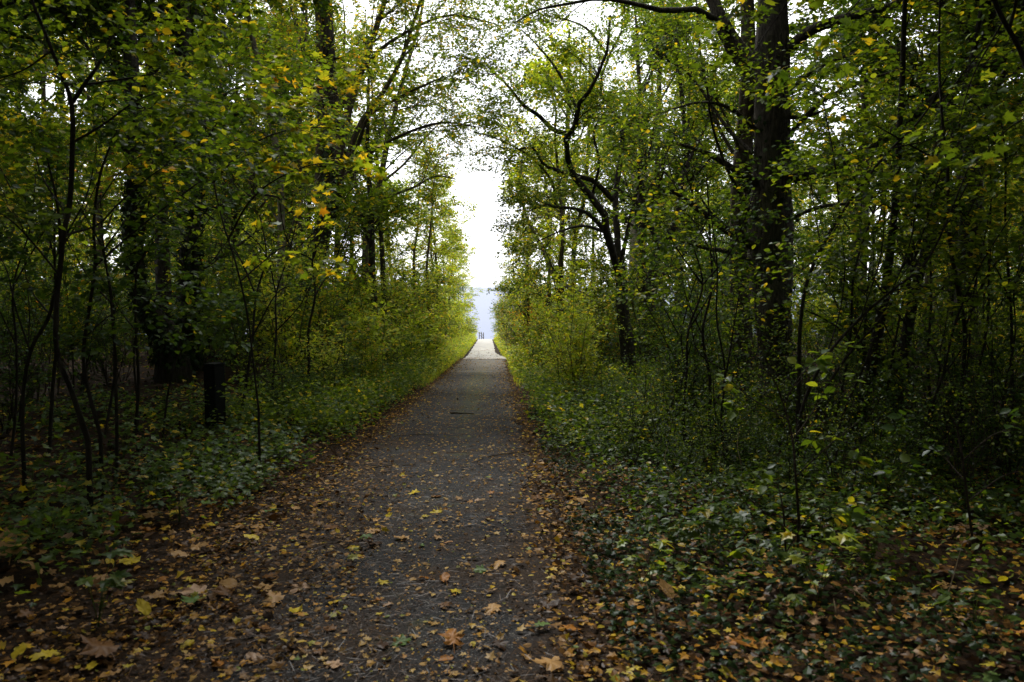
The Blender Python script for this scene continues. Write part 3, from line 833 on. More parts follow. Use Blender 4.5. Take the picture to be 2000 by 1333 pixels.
# ------------------------------------------------------------------ near saplings and stems
SAP = dict(cat_='sapling', depth_wob=0.12, sides=8, rough=0.06, t0=0.3)
hero_tree('multi_stem_sapling', 'thin black multi-stemmed sapling forking in a high Y beside the frame edge', 6.5,
          ([(172, 860), (140, 765), (112, 690), (109, 620), (117, 530), (125, 455), (136, 400), (141, 300), (139, 200), (102, 100), (62, 0), (42, -70)], [14, 12, 11, 11, 12, 12, 12, 12, 11, 8, 7, 5]),
          [([(139, 205), (165, 165), (190, 130), (215, 80), (236, 20), (246, -40)], 10, 5, -0.3), ([(165, 166), (240, 155), (330, 140), (432, 131)], 6, 2, -0.2), ([(140, 280), (200, 245), (262, 200), (310, 180)], 7, 2, 0.3),
           ([(125, 460), (190, 440), (232, 398), (300, 340), (380, 290)], 6, 2, 0.4), ([(118, 540), (60, 470), (20, 430), (-30, 400)], 6, 2, 0.3), ([(100, 100), (40, 140), (-30, 160)], 5, 2, 0.2), ([(130, 420), (80, 340), (60, 250)], 5, 2, 0.4)],
          M['bark_dark'], M['leaf_green'], 41, n1=7, n2=5, n3=2, nl=5, len1=(0.5, 1.1), len2=(0.3, 0.6), len3=(0.12, 0.3), lsize=(0.05, 0.085), tmpl=T_OVAL, own_leaves=300, flat=0.6, **SAP)
hero_tree('slanting_sapling', 'slim sapling bending up to join the high Y-forked sapling', 6.9,
          ([(44, 850), (46, 760), (62, 680), (95, 620), (112, 545), (118, 490), (112, 400), (90, 300)], [10, 9, 9, 9, 8, 8, 6, 4]),
          [([(60, 690), (30, 600), (10, 520), (-30, 470)], 5, 2, 0.3), ([(118, 480), (170, 380), (190, 280)], 5, 2, 0.3)],
          M['bark_dark'], M['leaf_dark'], 42, n1=6, n2=5, n3=2, nl=5, len1=(0.5, 1.0), len2=(0.3, 0.6), len3=(0.12, 0.3), lsize=(0.05, 0.085), tmpl=T_OVAL, own_leaves=150, flat=0.6, **SAP)
hero_tree('bowed_sapling', 'twin-stemmed bowed sapling between the Y-forked sapling and the leaning ivy trunk', 7.4,
          ([(196, 850), (172, 760), (163, 690), (174, 605), (186, 520), (183, 440), (196, 340), (230, 250)], [10, 9, 9, 8, 8, 7, 6, 4]),
          [([(205, 850), (226, 720), (221, 650), (214, 560), (196, 470)], 7, 4, 0.2), ([(186, 520), (260, 455), (330, 400), (452, 315), (548, 288)], 6, 2, 0.3), ([(165, 660), (210, 620), (260, 590)], 4, 2, 0.2), ([(190, 400), (240, 330), (300, 290)], 4, 2, 0.4)],
          M['bark_dark'], M['leaf_dark'], 43, n1=7, n2=5, n3=2, nl=5, len1=(0.5, 1.1), len2=(0.3, 0.6), len3=(0.12, 0.3), lsize=(0.05, 0.085), tmpl=T_OVAL, own_leaves=220, flat=0.6, **SAP)
hero_tree('yellowing_sapling', 'sapling with long boughs of large yellow-green lobed leaves before the twin-trunked tree', 8.5,
          ([(505, 800), (496, 720), (484, 620), (462, 520), (434, 430), (412, 330), (400, 240)], [6, 5, 5, 5, 4, 4, 3]),
          [([(445, 470), (490, 390), (560, 340), (640, 320), (730, 352)], 5, 1.5, -0.2), ([(414, 360), (480, 290), (560, 255), (640, 250), (700, 262)], 5, 1.5, 0.2),
           ([(405, 270), (450, 210), (520, 190), (590, 205)], 4, 1.5, -0.2), ([(402, 240), (380, 160), (330, 110)], 4, 1.5, 0.2), ([(470, 550), (510, 515), (560, 480), (640, 470)], 4, 1.5, 0.4), ([(420, 430), (350, 380), (300, 360)], 4, 1.5, -0.3)],
          M['bark_dark'], M['leaf_yellow'], 44, n1=4, n2=4, n3=2, nl=4, len1=(0.35, 0.8), len2=(0.2, 0.45), len3=(0.1, 0.25), lsize=(0.07, 0.125), tmpl=T_STAR, own_leaves=300, flat=0.7, leaf_kind='star', **SAP)
hero_tree('drooping_sapling', 'low sapling whose pale green spray hangs over the dark ivy root base', 10.5,
          ([(268, 780), (262, 700), (270, 640), (300, 590), (330, 570)], [6, 5, 5, 4, 3]),
          [([(300, 592), (340, 608), (380, 622), (425, 640)], 4, 1.5, -0.3), ([(268, 650), (230, 600), (220, 560)], 4, 1.5, 0.2), ([(320, 575), (390, 590), (440, 600)], 3, 1.5, 0.3)],
          M['bark_dark'], M['leaf_herb'], 45, n1=8, n2=4, n3=2, nl=5, len1=(0.3, 0.7), len2=(0.2, 0.4), len3=(0.1, 0.25), lsize=(0.06, 0.10), tmpl=T_OVAL, own_leaves=150, flat=0.7, **SAP)

hero_tree('wavy_sapling', 'wavy thin black sapling standing nearest the right frame edge', 8,
          ([(1874, 840), (1880, 740), (1885, 650), (1870, 560), (1855, 470), (1852, 380), (1850, 320), (1841, 240), (1834, 120), (1836, 0), (1839, -80)], [11, 10, 10, 10, 9, 8, 8, 7, 6, 5, 4]),
          [([(1850, 322), (1790, 291), (1722, 252), (1650, 214), (1560, 165)], 5, 2, -0.3), ([(1884, 640), (1910, 580), (1940, 520), (1990, 470)], 5, 2, 0.3), ([(1856, 470), (1900, 400), (1930, 300)], 4, 2, 0.3), ([(1840, 200), (1900, 120), (1960, 60)], 4, 2, -0.3)],
          M['bark_dark'], M['leaf_green'], 51, n1=7, n2=5, n3=2, nl=5, len1=(0.5, 1.1), len2=(0.3, 0.6), len3=(0.12, 0.3), lsize=(0.05, 0.085), tmpl=T_OVAL, own_leaves=250, flat=0.6, **SAP)
hero_tree('slanting_stem_sapling', 'thin sapling rising along the massive trunk then slanting off to one side', 8.4,
          ([(1556, 890), (1560, 760), (1562, 650), (1574, 560), (1602, 490), (1642, 420), (1692, 350), (1742, 290), (1802, 228), (1862, 130)], [11, 10, 9, 9, 8, 7, 6, 6, 5, 4]),
          [([(1640, 424), (1632, 330), (1612, 220), (1588, 100)], 5, 2, 0.2), ([(1604, 488), (1590, 400), (1580, 330)], 4, 2, 0.3), ([(1742, 290), (1820, 270), (1900, 220)], 4, 2, 0.3)],
          M['bark_dark'], M['leaf_green'], 52, n1=6, n2=5, n3=2, nl=3, len1=(0.5, 1.0), len2=(0.3, 0.6), len3=(0.12, 0.3), lsize=(0.05, 0.085), tmpl=T_OVAL, own_leaves=200, flat=0.6, **SAP)
hero_tree('leaning_sapling', 'long thin sapling leaning steeply away from the foot of the massive tree', 7.6,
          ([(1552, 900), (1566, 800), (1612, 700), (1682, 620), (1742, 568), (1802, 520), (1842, 450), (1890, 330)], [9, 9, 8, 7, 6, 6, 5, 3]),
          [([(1612, 700), (1640, 610), (1650, 520), (1640, 440)], 4, 2, 0.2), ([(1682, 620), (1720, 500), (1730, 380)], 4, 2, 0.3), ([(1742, 568), (1800, 560), (1860, 570)], 4, 2, 0.1)],
          M['bark_dark'], M['leaf_green'], 53, n1=6, n2=5, n3=2, nl=3, len1=(0.5, 1.0), len2=(0.3, 0.6), len3=(0.12, 0.3), lsize=(0.05, 0.085), tmpl=T_OVAL, own_leaves=200, flat=0.6, **SAP)
hero_tree('leaning_sapling', 'slanted thin sapling crossing behind the steeply leaning sapling', 8.2,
          ([(1590, 880), (1600, 790), (1652, 700), (1722, 620), (1800, 500), (1852, 430), (1920, 300)], [9, 8, 7, 6, 6, 5, 3]),
          [([(1655, 698), (1700, 580), (1706, 460)], 4, 2, 0.2), ([(1790, 515), (1780, 420), (1800, 330)], 4, 2, 0.3)],
          M['bark_dark'], M['leaf_dark'], 54, n1=6, n2=5, n3=2, nl=3, len1=(0.5, 1.0), len2=(0.3, 0.6), len3=(0.12, 0.3), lsize=(0.05, 0.085), tmpl=T_OVAL, own_leaves=150, flat=0.6, **SAP)
hero_tree('leaning_trunk_tree', 'stout short leaning trunk behind the slanted saplings', 9.5,
          ([(1652, 900), (1670, 830), (1690, 760), (1706, 690), (1728, 570), (1746, 420), (1758, 240), (1766, 40), (1770, -120)], [36, 30, 26, 22, 16, 13, 11, 9, 6]),
          [([(1700, 710), (1660, 620), (1640, 540)], 8, 3, 0.4), ([(1728, 570), (1790, 480), (1830, 400)], 7, 3, 0.4), ([(1750, 350), (1700, 260), (1680, 160)], 6, 3, 0.5)],
          M['bark_dark'], M['leaf_green'], 55, n1=7, n2=6, n3=3, nl=5, len1=(0.6, 1.3), len2=(0.3, 0.7), len3=(0.15, 0.35), lsize=(0.06, 0.10), trunk_n=5)
hero_tree('leaning_trunk_tree', 'second leaning trunk beside the stout short leaning trunk', 10.5,
          ([(1736, 880), (1748, 800), (1762, 700), (1790, 560), (1830, 400), (1880, 200), (1920, 0), (1940, -150)], [30, 26, 22, 18, 14, 11, 8, 5]),
          [([(1790, 560), (1760, 450), (1750, 330)], 7, 3, 0.4), ([(1830, 400), (1900, 340), (1960, 300)], 7, 3, 0.4)],
          M['bark_dark'], M['leaf_green'], 56, n1=7, n2=6, n3=3, nl=5, len1=(0.6, 1.3), len2=(0.3, 0.7), len3=(0.15, 0.35), lsize=(0.06, 0.10), trunk_n=5)
hero_tree('upright_sapling', 'thin upright sapling in the gloom before the crooked tree and massive tree', 10,
          ([(1386, 850), (1386, 740), (1372, 650), (1390, 560), (1386, 450), (1380, 340)], [9, 8, 7, 6, 5, 3]),
          [([(1392, 800), (1416, 740), (1436, 620), (1458, 500)], 6, 2, 0.3), ([(1374, 660), (1340, 580), (1330, 520)], 4, 2, 0.2), ([(1390, 560), (1420, 500), (1430, 440)], 4, 2, 0.2)],
          M['bark_dark'], M['leaf_green'], 57, n1=6, n2=5, n3=2, nl=3, len1=(0.4, 1.0), len2=(0.25, 0.6), len3=(0.12, 0.3), lsize=(0.05, 0.085), tmpl=T_OVAL, own_leaves=120, flat=0.6, **SAP)
hero_tree('overhanging_sapling', 'dark sapling arching in overhead with large lobed maple leaves near the massive trunk', 5.4,
          ([(2130, 960), (2090, 700), (2050, 400), (2010, 150), (1960, 40), (1900, -60), (1780, -120), (1640, -90)], [16, 15, 14, 13, 11, 9, 7, 5]),
          [([(1970, 60), (1985, 0), (1990, -80)], 9, 5, 0.1), ([(1640, -90), (1560, -20), (1500, 60), (1460, 120)], 5, 2, -0.2), ([(1760, -118), (1680, 0), (1620, 60), (1600, 130)], 5, 2, 0.1), ([(1960, 40), (1900, 150), (1870, 250)], 5, 2, 0.3), ([(2020, 220), (1960, 260), (1900, 330)], 5, 2, 0.2)],
          M['bark_dark'], M['leaf_green'], 58, n1=4, n2=3, n3=1, nl=3, len1=(0.25, 0.6), len2=(0.15, 0.35), len3=(0.1, 0.2), lsize=(0.05, 0.10), tmpl=T_LOBE, own_leaves=260, flat=0.6, leaf_kind='lobe', **SAP)
hero_tree('low_leafy_shrub', 'low shrub with flat bright oval leaf sprays in front of the massive trunk', 5.6,
          ([(1560, 1010), (1554, 930), (1548, 860), (1530, 790), (1510, 740), (1480, 710)], [6, 5, 5, 4, 3, 2]),
          [([(1548, 860), (1590, 800), (1600, 760)], 3, 1.5, 0.1), ([(1540, 820), (1470, 780), (1430, 745)], 3, 1.5, -0.1), ([(1555, 930), (1620, 870), (1680, 820)], 3, 1.5, 0.1), ([(1530, 790), (1560, 740), (1580, 715)], 3, 1.5, 0.1)],
          M['twig'], M['leaf_green'], 59, n1=2, n2=2, n3=1, nl=4, len1=(0.15, 0.4), len2=(0.1, 0.25), len3=(0.05, 0.15), lsize=(0.06, 0.10), tmpl=T_OVAL, own_leaves=220, flat=0.8, **{**SAP, 'cat_': 'shrub'})
hero_tree('low_leafy_shrub', 'low dark shrub of rounded leaves at the far right under the wavy sapling', 5.2,
          ([(1900, 1060), (1890, 980), (1880, 900), (1870, 840), (1850, 800)], [6, 5, 5, 4, 2]),
          [([(1885, 940), (1830, 880), (1780, 850)], 3, 1.5, 0.1), ([(1880, 900), (1940, 850), (1990, 840)], 3, 1.5, -0.1), ([(1890, 980), (1960, 930), (2010, 920)], 3, 1.5, 0.1), ([(1890, 1000), (1810, 960), (1760, 950)], 3, 1.5, 0.1)],
          M['twig'], M['leaf_dark'], 60, n1=2, n2=2, n3=1, nl=4, len1=(0.15, 0.4), len2=(0.1, 0.25), len3=(0.05, 0.15), lsize=(0.06, 0.10), tmpl=T_OVAL, own_leaves=220, flat=0.8, **{**SAP, 'cat_': 'shrub'})
hero_tree('low_leafy_shrub', 'loose low shrub with yellow-green leaves on the ivy slope nearest the right verge', 5.0,
          ([(1545, 1180), (1535, 1080), (1530, 1000), (1520, 950)], [5, 4, 4, 2]),
          [([(1535, 1080), (1580, 1010), (1620, 990)], 3, 1.5, 0.1), ([(1532, 1030), (1480, 990), (1450, 960)], 3, 1.5, -0.1), ([(1540, 1120), (1600, 1090), (1660, 1090)], 3, 1.5, -0.1), ([(1540, 1130), (1490, 1090), (1440, 1080)], 3, 1.5, -0.1)],
          M['twig'], M['leaf_green'], 61, n1=2, n2=2, n3=1, nl=4, len1=(0.12, 0.35), len2=(0.1, 0.2), len3=(0.05, 0.15), lsize=(0.05, 0.09), tmpl=T_OVAL, own_leaves=200, flat=0.8, **{**SAP, 'cat_': 'shrub'})

STEMS = []
gs = np.random.default_rng(515)
for k, (px, d, lean, top) in enumerate([(1345, 9.6, 20, 470), (1420, 8.6, -30, 420), (1610, 9.2, 130, 300), (1630, 7.9, 190, 350), (1668, 9.9, 60, 250), (1716, 8.3, 120, 330), (1768, 9.4, 40, 280), (1790, 7.6, 170, 420), (1826, 10.2, -40, 200),
                                        (1856, 8.0, 90, 380), (1912, 9.0, 30, 240), (1948, 7.4, 60, 460), (1975, 8.8, -30, 150), (1300, 11.2, 60, 540),
                                        (228, 8.2, -20, 380), (262, 9.6, 30, 300), (318, 10.4, 60, 430), (96, 8.6, 30, 250), (20, 8.0, 40, 330), (470, 12.4, 50, 420), (530, 13.5, 40, 430), (600, 15.0, 30, 440)]):
    y0 = 666 + 0.0 * k
    p = None
    for yy in range(960, 640, -8):                              # where this stem meets the ground
        p = at(px, yy, d)
        if p[2] >= float(gz(p[0], p[1])): break
    n_ = 6
    tt_ = np.linspace(0, 1, n_)
    line = [(px + lean * t_ ** 1.2 + gs.normal(0, 9) * (t_ > 0), yy + (top - yy) * t_) for t_ in tt_]
    w_ = gs.uniform(6, 10)
    lb = []
    for q in range(3):
        a_ = line[int(gs.integers(2, 5))]; sx_ = gs.choice([-1, 1])
        lb.append(([a_, (a_[0] + sx_ * gs.uniform(25, 60), a_[1] - gs.uniform(40, 90)), (a_[0] + sx_ * gs.uniform(60, 120), a_[1] - gs.uniform(90, 190))], w_ * 0.5, 1.6, gs.uniform(-0.3, 0.4)))
    r = hero_tree('thin_sapling', 'thin sapling', d, (line, list(np.linspace(w_, w_ * 0.35, 5))), lb, M['bark_dark'], M['leaf_green'] if k % 2 else M['leaf_dark'], 700 + k, n1=4, n2=4, n3=2, nl=4,
                  len1=(0.4, 0.9), len2=(0.25, 0.5), len3=(0.12, 0.28), lsize=(0.045, 0.08), tmpl=T_OVAL, flat=0.7, group='thin black saplings in the gloom', **SAP)
    STEMS.append((r, 'thin black sapling ' + ('leaning' if abs(lean) > 50 else 'standing'), 1.2))

# ------------------------------------------------------------------ woods behind: prototypes and their copies
def proto_tree(seed, H, r0, spread, low, leaf, bark, n0=12, n1=6, n2=6, n3=4, nl=6, lsize=(0.10, 0.16), tmpl=T_DIA):
    g = np.random.default_rng(seed)
    t = np.linspace(0, 1, 14)
    P = np.stack([np.cumsum(g.normal(0, 0.09, 14)) * t, np.cumsum(g.normal(0, 0.09, 14)) * t, t * H - 0.3], 1)
    Rr = r0 * (1 - t) ** 0.8 + 0.012 + r0 * 0.5 * np.exp(-t * 22)
    tv, tf = limb_tube(P, Rr, 9, 0.07, seed)
    b0, q0 = grow(P[None], Rr[None], n0, low, 0.97, (spread * 0.7, spread * 1.15), (0.6, 1.2), g, 8, 0.3, None, 0.13, 0.45)
    b1, q1 = grow(b0, q0, n1, 0.2, 1.0, (spread * 0.3, spread * 0.55), (0.4, 1.1), g, 6, 0.15, None, 0.15, 0.5)
    b2, q2 = grow(b1, q1, n2, 0.15, 1.0, (0.5, 1.0), (0.4, 1.1), g, 4, 0.05, None, 0.14, 0.5, 0.4)
    lb = [put_leaves(b2, nl, g, lsize)]
    tw = [(b0, q0), (b1, q1), (b2, q2)]
    if n3:
        b3, q3 = grow(b2, q2, n3, 0.1, 1.0, (0.25, 0.55), (0.4, 1.0), g, 3, 0.0, None, 0.12, 0.6, 0.4)
        lb.append(put_leaves(b3, nl, g, lsize))
        tw.append((b3, q3))
    b0m = tubes(b0, q0, 5)
    tr = mk_mesh('trunk', *join([(tv, tf), b0m]), [bark], smooth=True)
    return tr, crown_mesh('crown', tw[1:], cat(lb), tmpl, [bark, leaf], (0, 0, 0))


def proto_bush(seed, h, stems, rad, leaf, bark, n1=7, n2=6, nl=7, lsize=(0.05, 0.09), tmpl=T_DIA, low=0.12):
    g = np.random.default_rng(seed)
    a = g.uniform(0, 2 * math.pi, stems)
    K = 9
    t = np.linspace(0, 1, K)
    P = []
    for k in range(stems):
        rr = rad * g.uniform(0.25, 1.0)
        hh = h * (g.uniform(0.5, 1.0) if k else 1.3)
        P.append(np.stack([np.cos(a[k]) * (0.08 + rr * t ** 1.3) + np.cumsum(g.normal(0, 0.03 * h / 2, K)), np.sin(a[k]) * (0.08 + rr * t ** 1.3) + np.cumsum(g.normal(0, 0.03 * h / 2, K)), hh * t - 0.05], 1))
    P = np.stack(P)
    Rr = np.linspace(1, 0.3, K)[None] * g.uniform(0.006, 0.013, stems)[:, None] * max(1.0, h / 2.2)
    b1, q1 = grow(P, Rr, n1, low, 0.98, (h * 0.16, h * 0.36), (0.5, 1.2), g, 5, 0.2, None, 0.14, 0.6)
    b2, q2 = grow(b1, q1, n2, 0.1, 1.0, (h * 0.07 + 0.08, h * 0.13 + 0.14), (0.4, 1.1), g, 4, 0.05, None, 0.12, 0.6, 0.4)
    hollow = lambda p, t: np.sin(p[:, 0] * 3.4 + seed) + np.cos(p[:, 1] * 3.1 + seed * 2) + np.sin(p[:, 2] * 3.7 + seed * 3) + g.normal(0, 0.35, len(p)) > t
    k2 = hollow(b2[:, -1], -0.75)
    b2, q2 = b2[k2], q2[k2]
    lb = cat([put_leaves(b2, nl, g, lsize), put_leaves(b1, 4, g, lsize, t0=0.4)])
    lb = sel(lb, hollow(lb[0], -1.1))
    lb = (*lb[:3], lb[3] * np.where(g.uniform(0, 1, len(lb[3])) < 0.25, 0.55, 1.0))
    st = mk_mesh('stem', *tubes(P, Rr, 5), [bark], smooth=True)
    return st, crown_mesh('foliage', [(b1, q1), (b2, q2)], lb, tmpl, [bark, leaf], (0, 0, 0))


LANDMARKS = [(20, 700, 'the Y-forked sapling'), (300, 560, 'the leaning ivy trunk'), (420, 560, 'the straight ivy trunk'), (430, 760, 'the dark box'), (548, 500, 'the pale bending stem'), (640, 480, 'the twin-trunked tree'),
             (730, 520, 'the V-forked tree'), (900, 620, 'the pale path end'), (1030, 600, 'the leaning pale sapling'), (1100, 560, 'the slim dark trunks'), (1215, 580, 'the crooked tree'), (1290, 560, 'the two-armed tree'),
             (1400, 650, 'the upright thin sapling'), (1510, 560, 'the massive trunk'), (1700, 720, 'the stout leaning trunk'), (1875, 640, 'the wavy sapling'), (840, 760, 'the leafy left verge'), (1040, 760, 'the leafy right verge')]
ORD = ['first', 'second', 'third', 'fourth', 'fifth', 'sixth', 'seventh', 'eighth', 'ninth', 'tenth', 'eleventh', 'twelfth']


def label_all(rows, rel='behind'):
    """rows: (root, description, probe height). Labels by the landmark beside which each shows, and its order there."""
    by = {}
    for o, desc, h in rows:
        p = np.array(o.location) + np.array([0, 0, h])
        px, py, dp = project(p)
        lm = min(LANDMARKS, key=lambda q: abs(q[0] - px) + 0.35 * abs(q[1] - py))[2] if -150 < px < 2150 else ('the outer edge of the wood, off left' if px <= -150 else 'the outer edge of the wood, off right')
        by.setdefault((desc, lm), []).append((float(dp), o))
    for (desc, lm), v in by.items():
        v.sort(key=lambda q: q[0])
        for k, (_, o) in enumerate(v):
            s = f'{desc} {rel} {lm}'
            if len(v) > 1:
                s += ', ' + ('the nearest' if k == 0 else f'{ORD[min(k, 11)]} nearest')
            o['label'] = s


label_all(STEMS, 'near')


def place(proto, name, x, y, s, rz, group, cat_, names=('trunk', 'crown'), sz=None):
    r = empty(name, (x, y, float(gz(x, y))))
    r['category'] = cat_
    r['group'] = group
    r['label'] = name
    r.rotation_euler.z = rz
    r.scale = (s, s, sz or s)
    for nme, me in zip(names, proto):
        link(nme, me, r, 'stuff' if nme in ('crown', 'foliage') else None)
    return r


g = np.random.default_rng(99)
TREES = [('slim green tree', proto_tree(101, 14, 0.13, 2.6, 0.12, M['leaf_green'], M['bark_dark'])),
         ('tall yellowing tree', proto_tree(102, 16, 0.17, 3.0, 0.2, M['leaf_mixed'], M['bark_brown'])),
         ('slender yellow-leaved tree', proto_tree(103, 13, 0.11, 2.3, 0.15, M['leaf_yellow'], M['bark_brown'])),
         ('dark leafy tree', proto_tree(104, 15, 0.2, 3.2, 0.1, M['leaf_dark'], M['bark_dark'], n0=15)),
         ('light green tree', proto_tree(105, 14, 0.14, 2.7, 0.1, M['leaf_bright'], M['bark_dark']))]
rows = []
spots = []
for side in (-1, 1):
    k = 0
    tries = 0
    while k < 50 and tries < 6000:
        tries += 1
        y = 23 + 54 * g.uniform(0, 1) ** 1.25
        lim = 0.70 * y + 2
        lo = float(np.interp(y, [15, 24, 40, 60, 77], [4.0, 5.2, 7.6, 11.0, 15.0]))
        x = float(path_x(y)) + side * (lo + (lim - lo) * g.uniform(0, 1) ** 1.1)
        if all((x - a) ** 2 + (y - b) ** 2 > 2.2 ** 2 for a, b in spots):
            spots.append((x, y)); k += 1
            w = [0.28, 0.2, 0.14, 0.22, 0.16] if side > 0 else [0.26, 0.22, 0.2, 0.12, 0.2]
            i = int(g.choice(5, p=w))
            s = g.uniform(0.75, 1.12)
            if abs(x - path_x(y)) < 5.0:
                s *= 0.85
            rows.append((place(TREES[i][1], 'woodland_tree', x, y, s, g.uniform(0, 6.28), 'trees in the wood behind the nearer trunks', 'tree'), TREES[i][0], 5.0))
for px, d, s_, i in [(690, 34, 0.8, 4), (660, 29, 0.8, 1), (610, 32, 0.9, 0), (770, 44, 0.75, 4), (500, 27, 0.9, 1), (560, 36, 0.9, 4), (1160, 42, 0.8, 0), (1240, 36, 0.85, 4), (1330, 30, 0.9, 0)]:
    p = at(px, 650, d)
    rows.append((place(TREES[i][1], 'woodland_tree', p[0], p[1], s_, g.uniform(0, 6.28), 'trees in the wood behind the nearer trunks', 'tree'), TREES[i][0], 5.0))
label_all(rows)
n_wood = len(rows)

# trees added beside and behind the viewer; their crowns shade the near path
roof = []
WIDE = proto_tree(111, 16, 0.26, 7.4, 0.5, M['leaf_dark'], M['bark_dark'], n0=18, n1=9, n2=8, n3=0, nl=9, lsize=(0.16, 0.26))
OVER = proto_tree(110, 13, 0.2, 5.6, 0.40, M['leaf_dark'], M['bark_dark'], n0=20, n1=10, n2=8, n3=0, nl=11, lsize=(0.14, 0.22))
for x, y, s in [(-5.4, 3.4, 1.0), (4.7, 3.0, 1.0), (-4.2, -3.2, 1.05), (3.8, -4.0, 1.0), (-8.6, 7.0, 1.0), (8.2, 6.2, 1.0), (-9.5, 0.5, 1.05), (9.2, -0.5, 1.0), (-6, -9, 1.1), (5, -10, 1.1), (-0.4, -13, 1.1), (-12.5, 10.5, 1.0), (12.5, 9.5, 1.0), (-3.0, -7.0, 1.1), (1.8, -8, 1.1), (-6.6, 7.2, 0.95), (6.9, 8.4, 0.95), (-9.0, 12.2, 1.0), (9.4, 12.6, 1.0), (-3.6, 1.0, 1.1), (3.3, 0.2, 1.1)]:
    r = place(OVER, 'added_shade_tree', x, y, s, g.uniform(0, 6.28), 'trees added to shade the near path', 'tree')
    roof.append((r, 'broad tree added to shade the near path', 1.5))
for x, y in ((-6.0, 5.2), (6.3, 5.6), (-7.6, 9.4), (8.0, 10.2), (-4.9, -0.8), (-9.6, 13.0), (9.9, 14.2)):
    roof.append((place(WIDE, 'added_shade_tree', x, y, 1.0, g.uniform(0, 6.28), 'trees added to shade the near path', 'tree'), 'x', 1.5))
ROOFW = ['over the shoulder, dark side of the bank', 'over the ivy slope', 'behind the viewer by the bank', 'behind the viewer by the slope', 'out past the Y-forked sapling', 'out past the wavy sapling', 'far out beside the viewer on the bank', 'far out beside the viewer on the slope',
         'farther behind the viewer on the bank side', 'farther behind the viewer on the slope side', 'straight behind the viewer', 'in the deep shade beyond the Y-forked sapling', 'in the deep shade beyond the wavy sapling', 'close behind by the path on the bank side', 'close behind by the path on the slope side', 'past the far left herbs', 'past the far right shrub', 'past the slanting twin stems on the bank', 'past the leaning trunks on the slope', 'nearest at hand on the bank side', 'nearest at hand on the slope side', 'tallest one past the dark left bank', 'tallest one past the ivy slope', 'tallest one past the bowed sapling', 'tallest one past the wavy sapling', 'tallest one back along the bank', 'tallest one past the leaning ivy trunk', 'tallest one past the leaning trunks']
for (r, _, _), w in zip(roof, ROOFW):
    r['label'] = 'broad added shade tree ' + w

deep = []
for x, y, s in [(-9.6, 14.5, 0.95), (-7.6, 18.5, 0.9), (-12.6, 17.0, 1.0), (8.6, 14.5, 0.95), (10.5, 18.0, 0.95), (13.0, 16.0, 1.0), (-15, 21, 1.0), (15.5, 21.5, 1.0)]:
    deep.append((place(OVER, 'broad_tree', x, y, s, g.uniform(0, 6.28), 'broad dark trees in the wood', 'tree'), 'broad dark-crowned tree', 3.0))
label_all(deep)

# slim trees hard by the path whose leafy sides wall it in
SIDE = [('slim path-side tree in mixed leaf', proto_tree(121, 11, 0.09, 1.9, 0.06, M['leaf_mixed'], M['bark_brown'], n0=12, n1=5, n2=5, n3=3, nl=5)), ('slim green path-side tree', proto_tree(122, 11.5, 0.10, 1.8, 0.08, M['leaf_green'], M['bark_dark'], n0=12, n1=5, n2=5, n3=3, nl=5)),
        ('slim light green path-side tree', proto_tree(123, 10, 0.08, 1.8, 0.06, M['leaf_bright'], M['bark_brown'], n0=12, n1=5, n2=5, n3=3, nl=5))]
rows = []
for side in (-1, 1):
    y = 24.0 if side < 0 else 26.0
    while y < 41:
        s = g.uniform(0.8, 1.1)
        x = float(path_x(y)) + side * (2.15 * s + 0.35 + g.uniform(0, 0.7))
        i = int(g.choice(3, p=[0.4, 0.25, 0.35] if side < 0 else [0.25, 0.45, 0.3]))
        rows.append((place(SIDE[i][1], 'path_side_tree', x, y, s, g.uniform(0, 6.28), 'slim trees hard by the path', 'tree', sz=s * np.interp(y, [20, 34, 50], [1.0, 0.95, 0.8]) * g.uniform(0.85, 1.1) * (0.8 if y > 42 else 1)), SIDE[i][0], 4.0))
        y += g.uniform(4.4, 6.4)
for side, y, sc, hz in [(-1, 50, 0.85, 0.72), (-1, 57, 0.85, 0.78), (-1, 65, 0.9, 0.72), (-1, 73, 0.8, 0.6), (-1, 45, 0.85, 0.8), (-1, 33, 0.9, 0.85), (-1, 38.5, 0.9, 0.8), (1, 40, 0.85, 0.85), (1, 33.5, 0.8, 0.8), (1, 49, 0.8, 0.7), (1, 57, 0.75, 0.62), (1, 66, 0.7, 0.56)]:
    x = float(path_x(y)) + side * (0.85 + 1.5 * sc)
    rows.append((place(SIDE[2 if side < 0 else 0][1], 'path_side_tree', x, y, sc, g.uniform(0, 6.28), 'slim trees hard by the path', 'tree', sz=hz), 'small light-leaved path-side tree', 3.0))
label_all(rows, 'near')

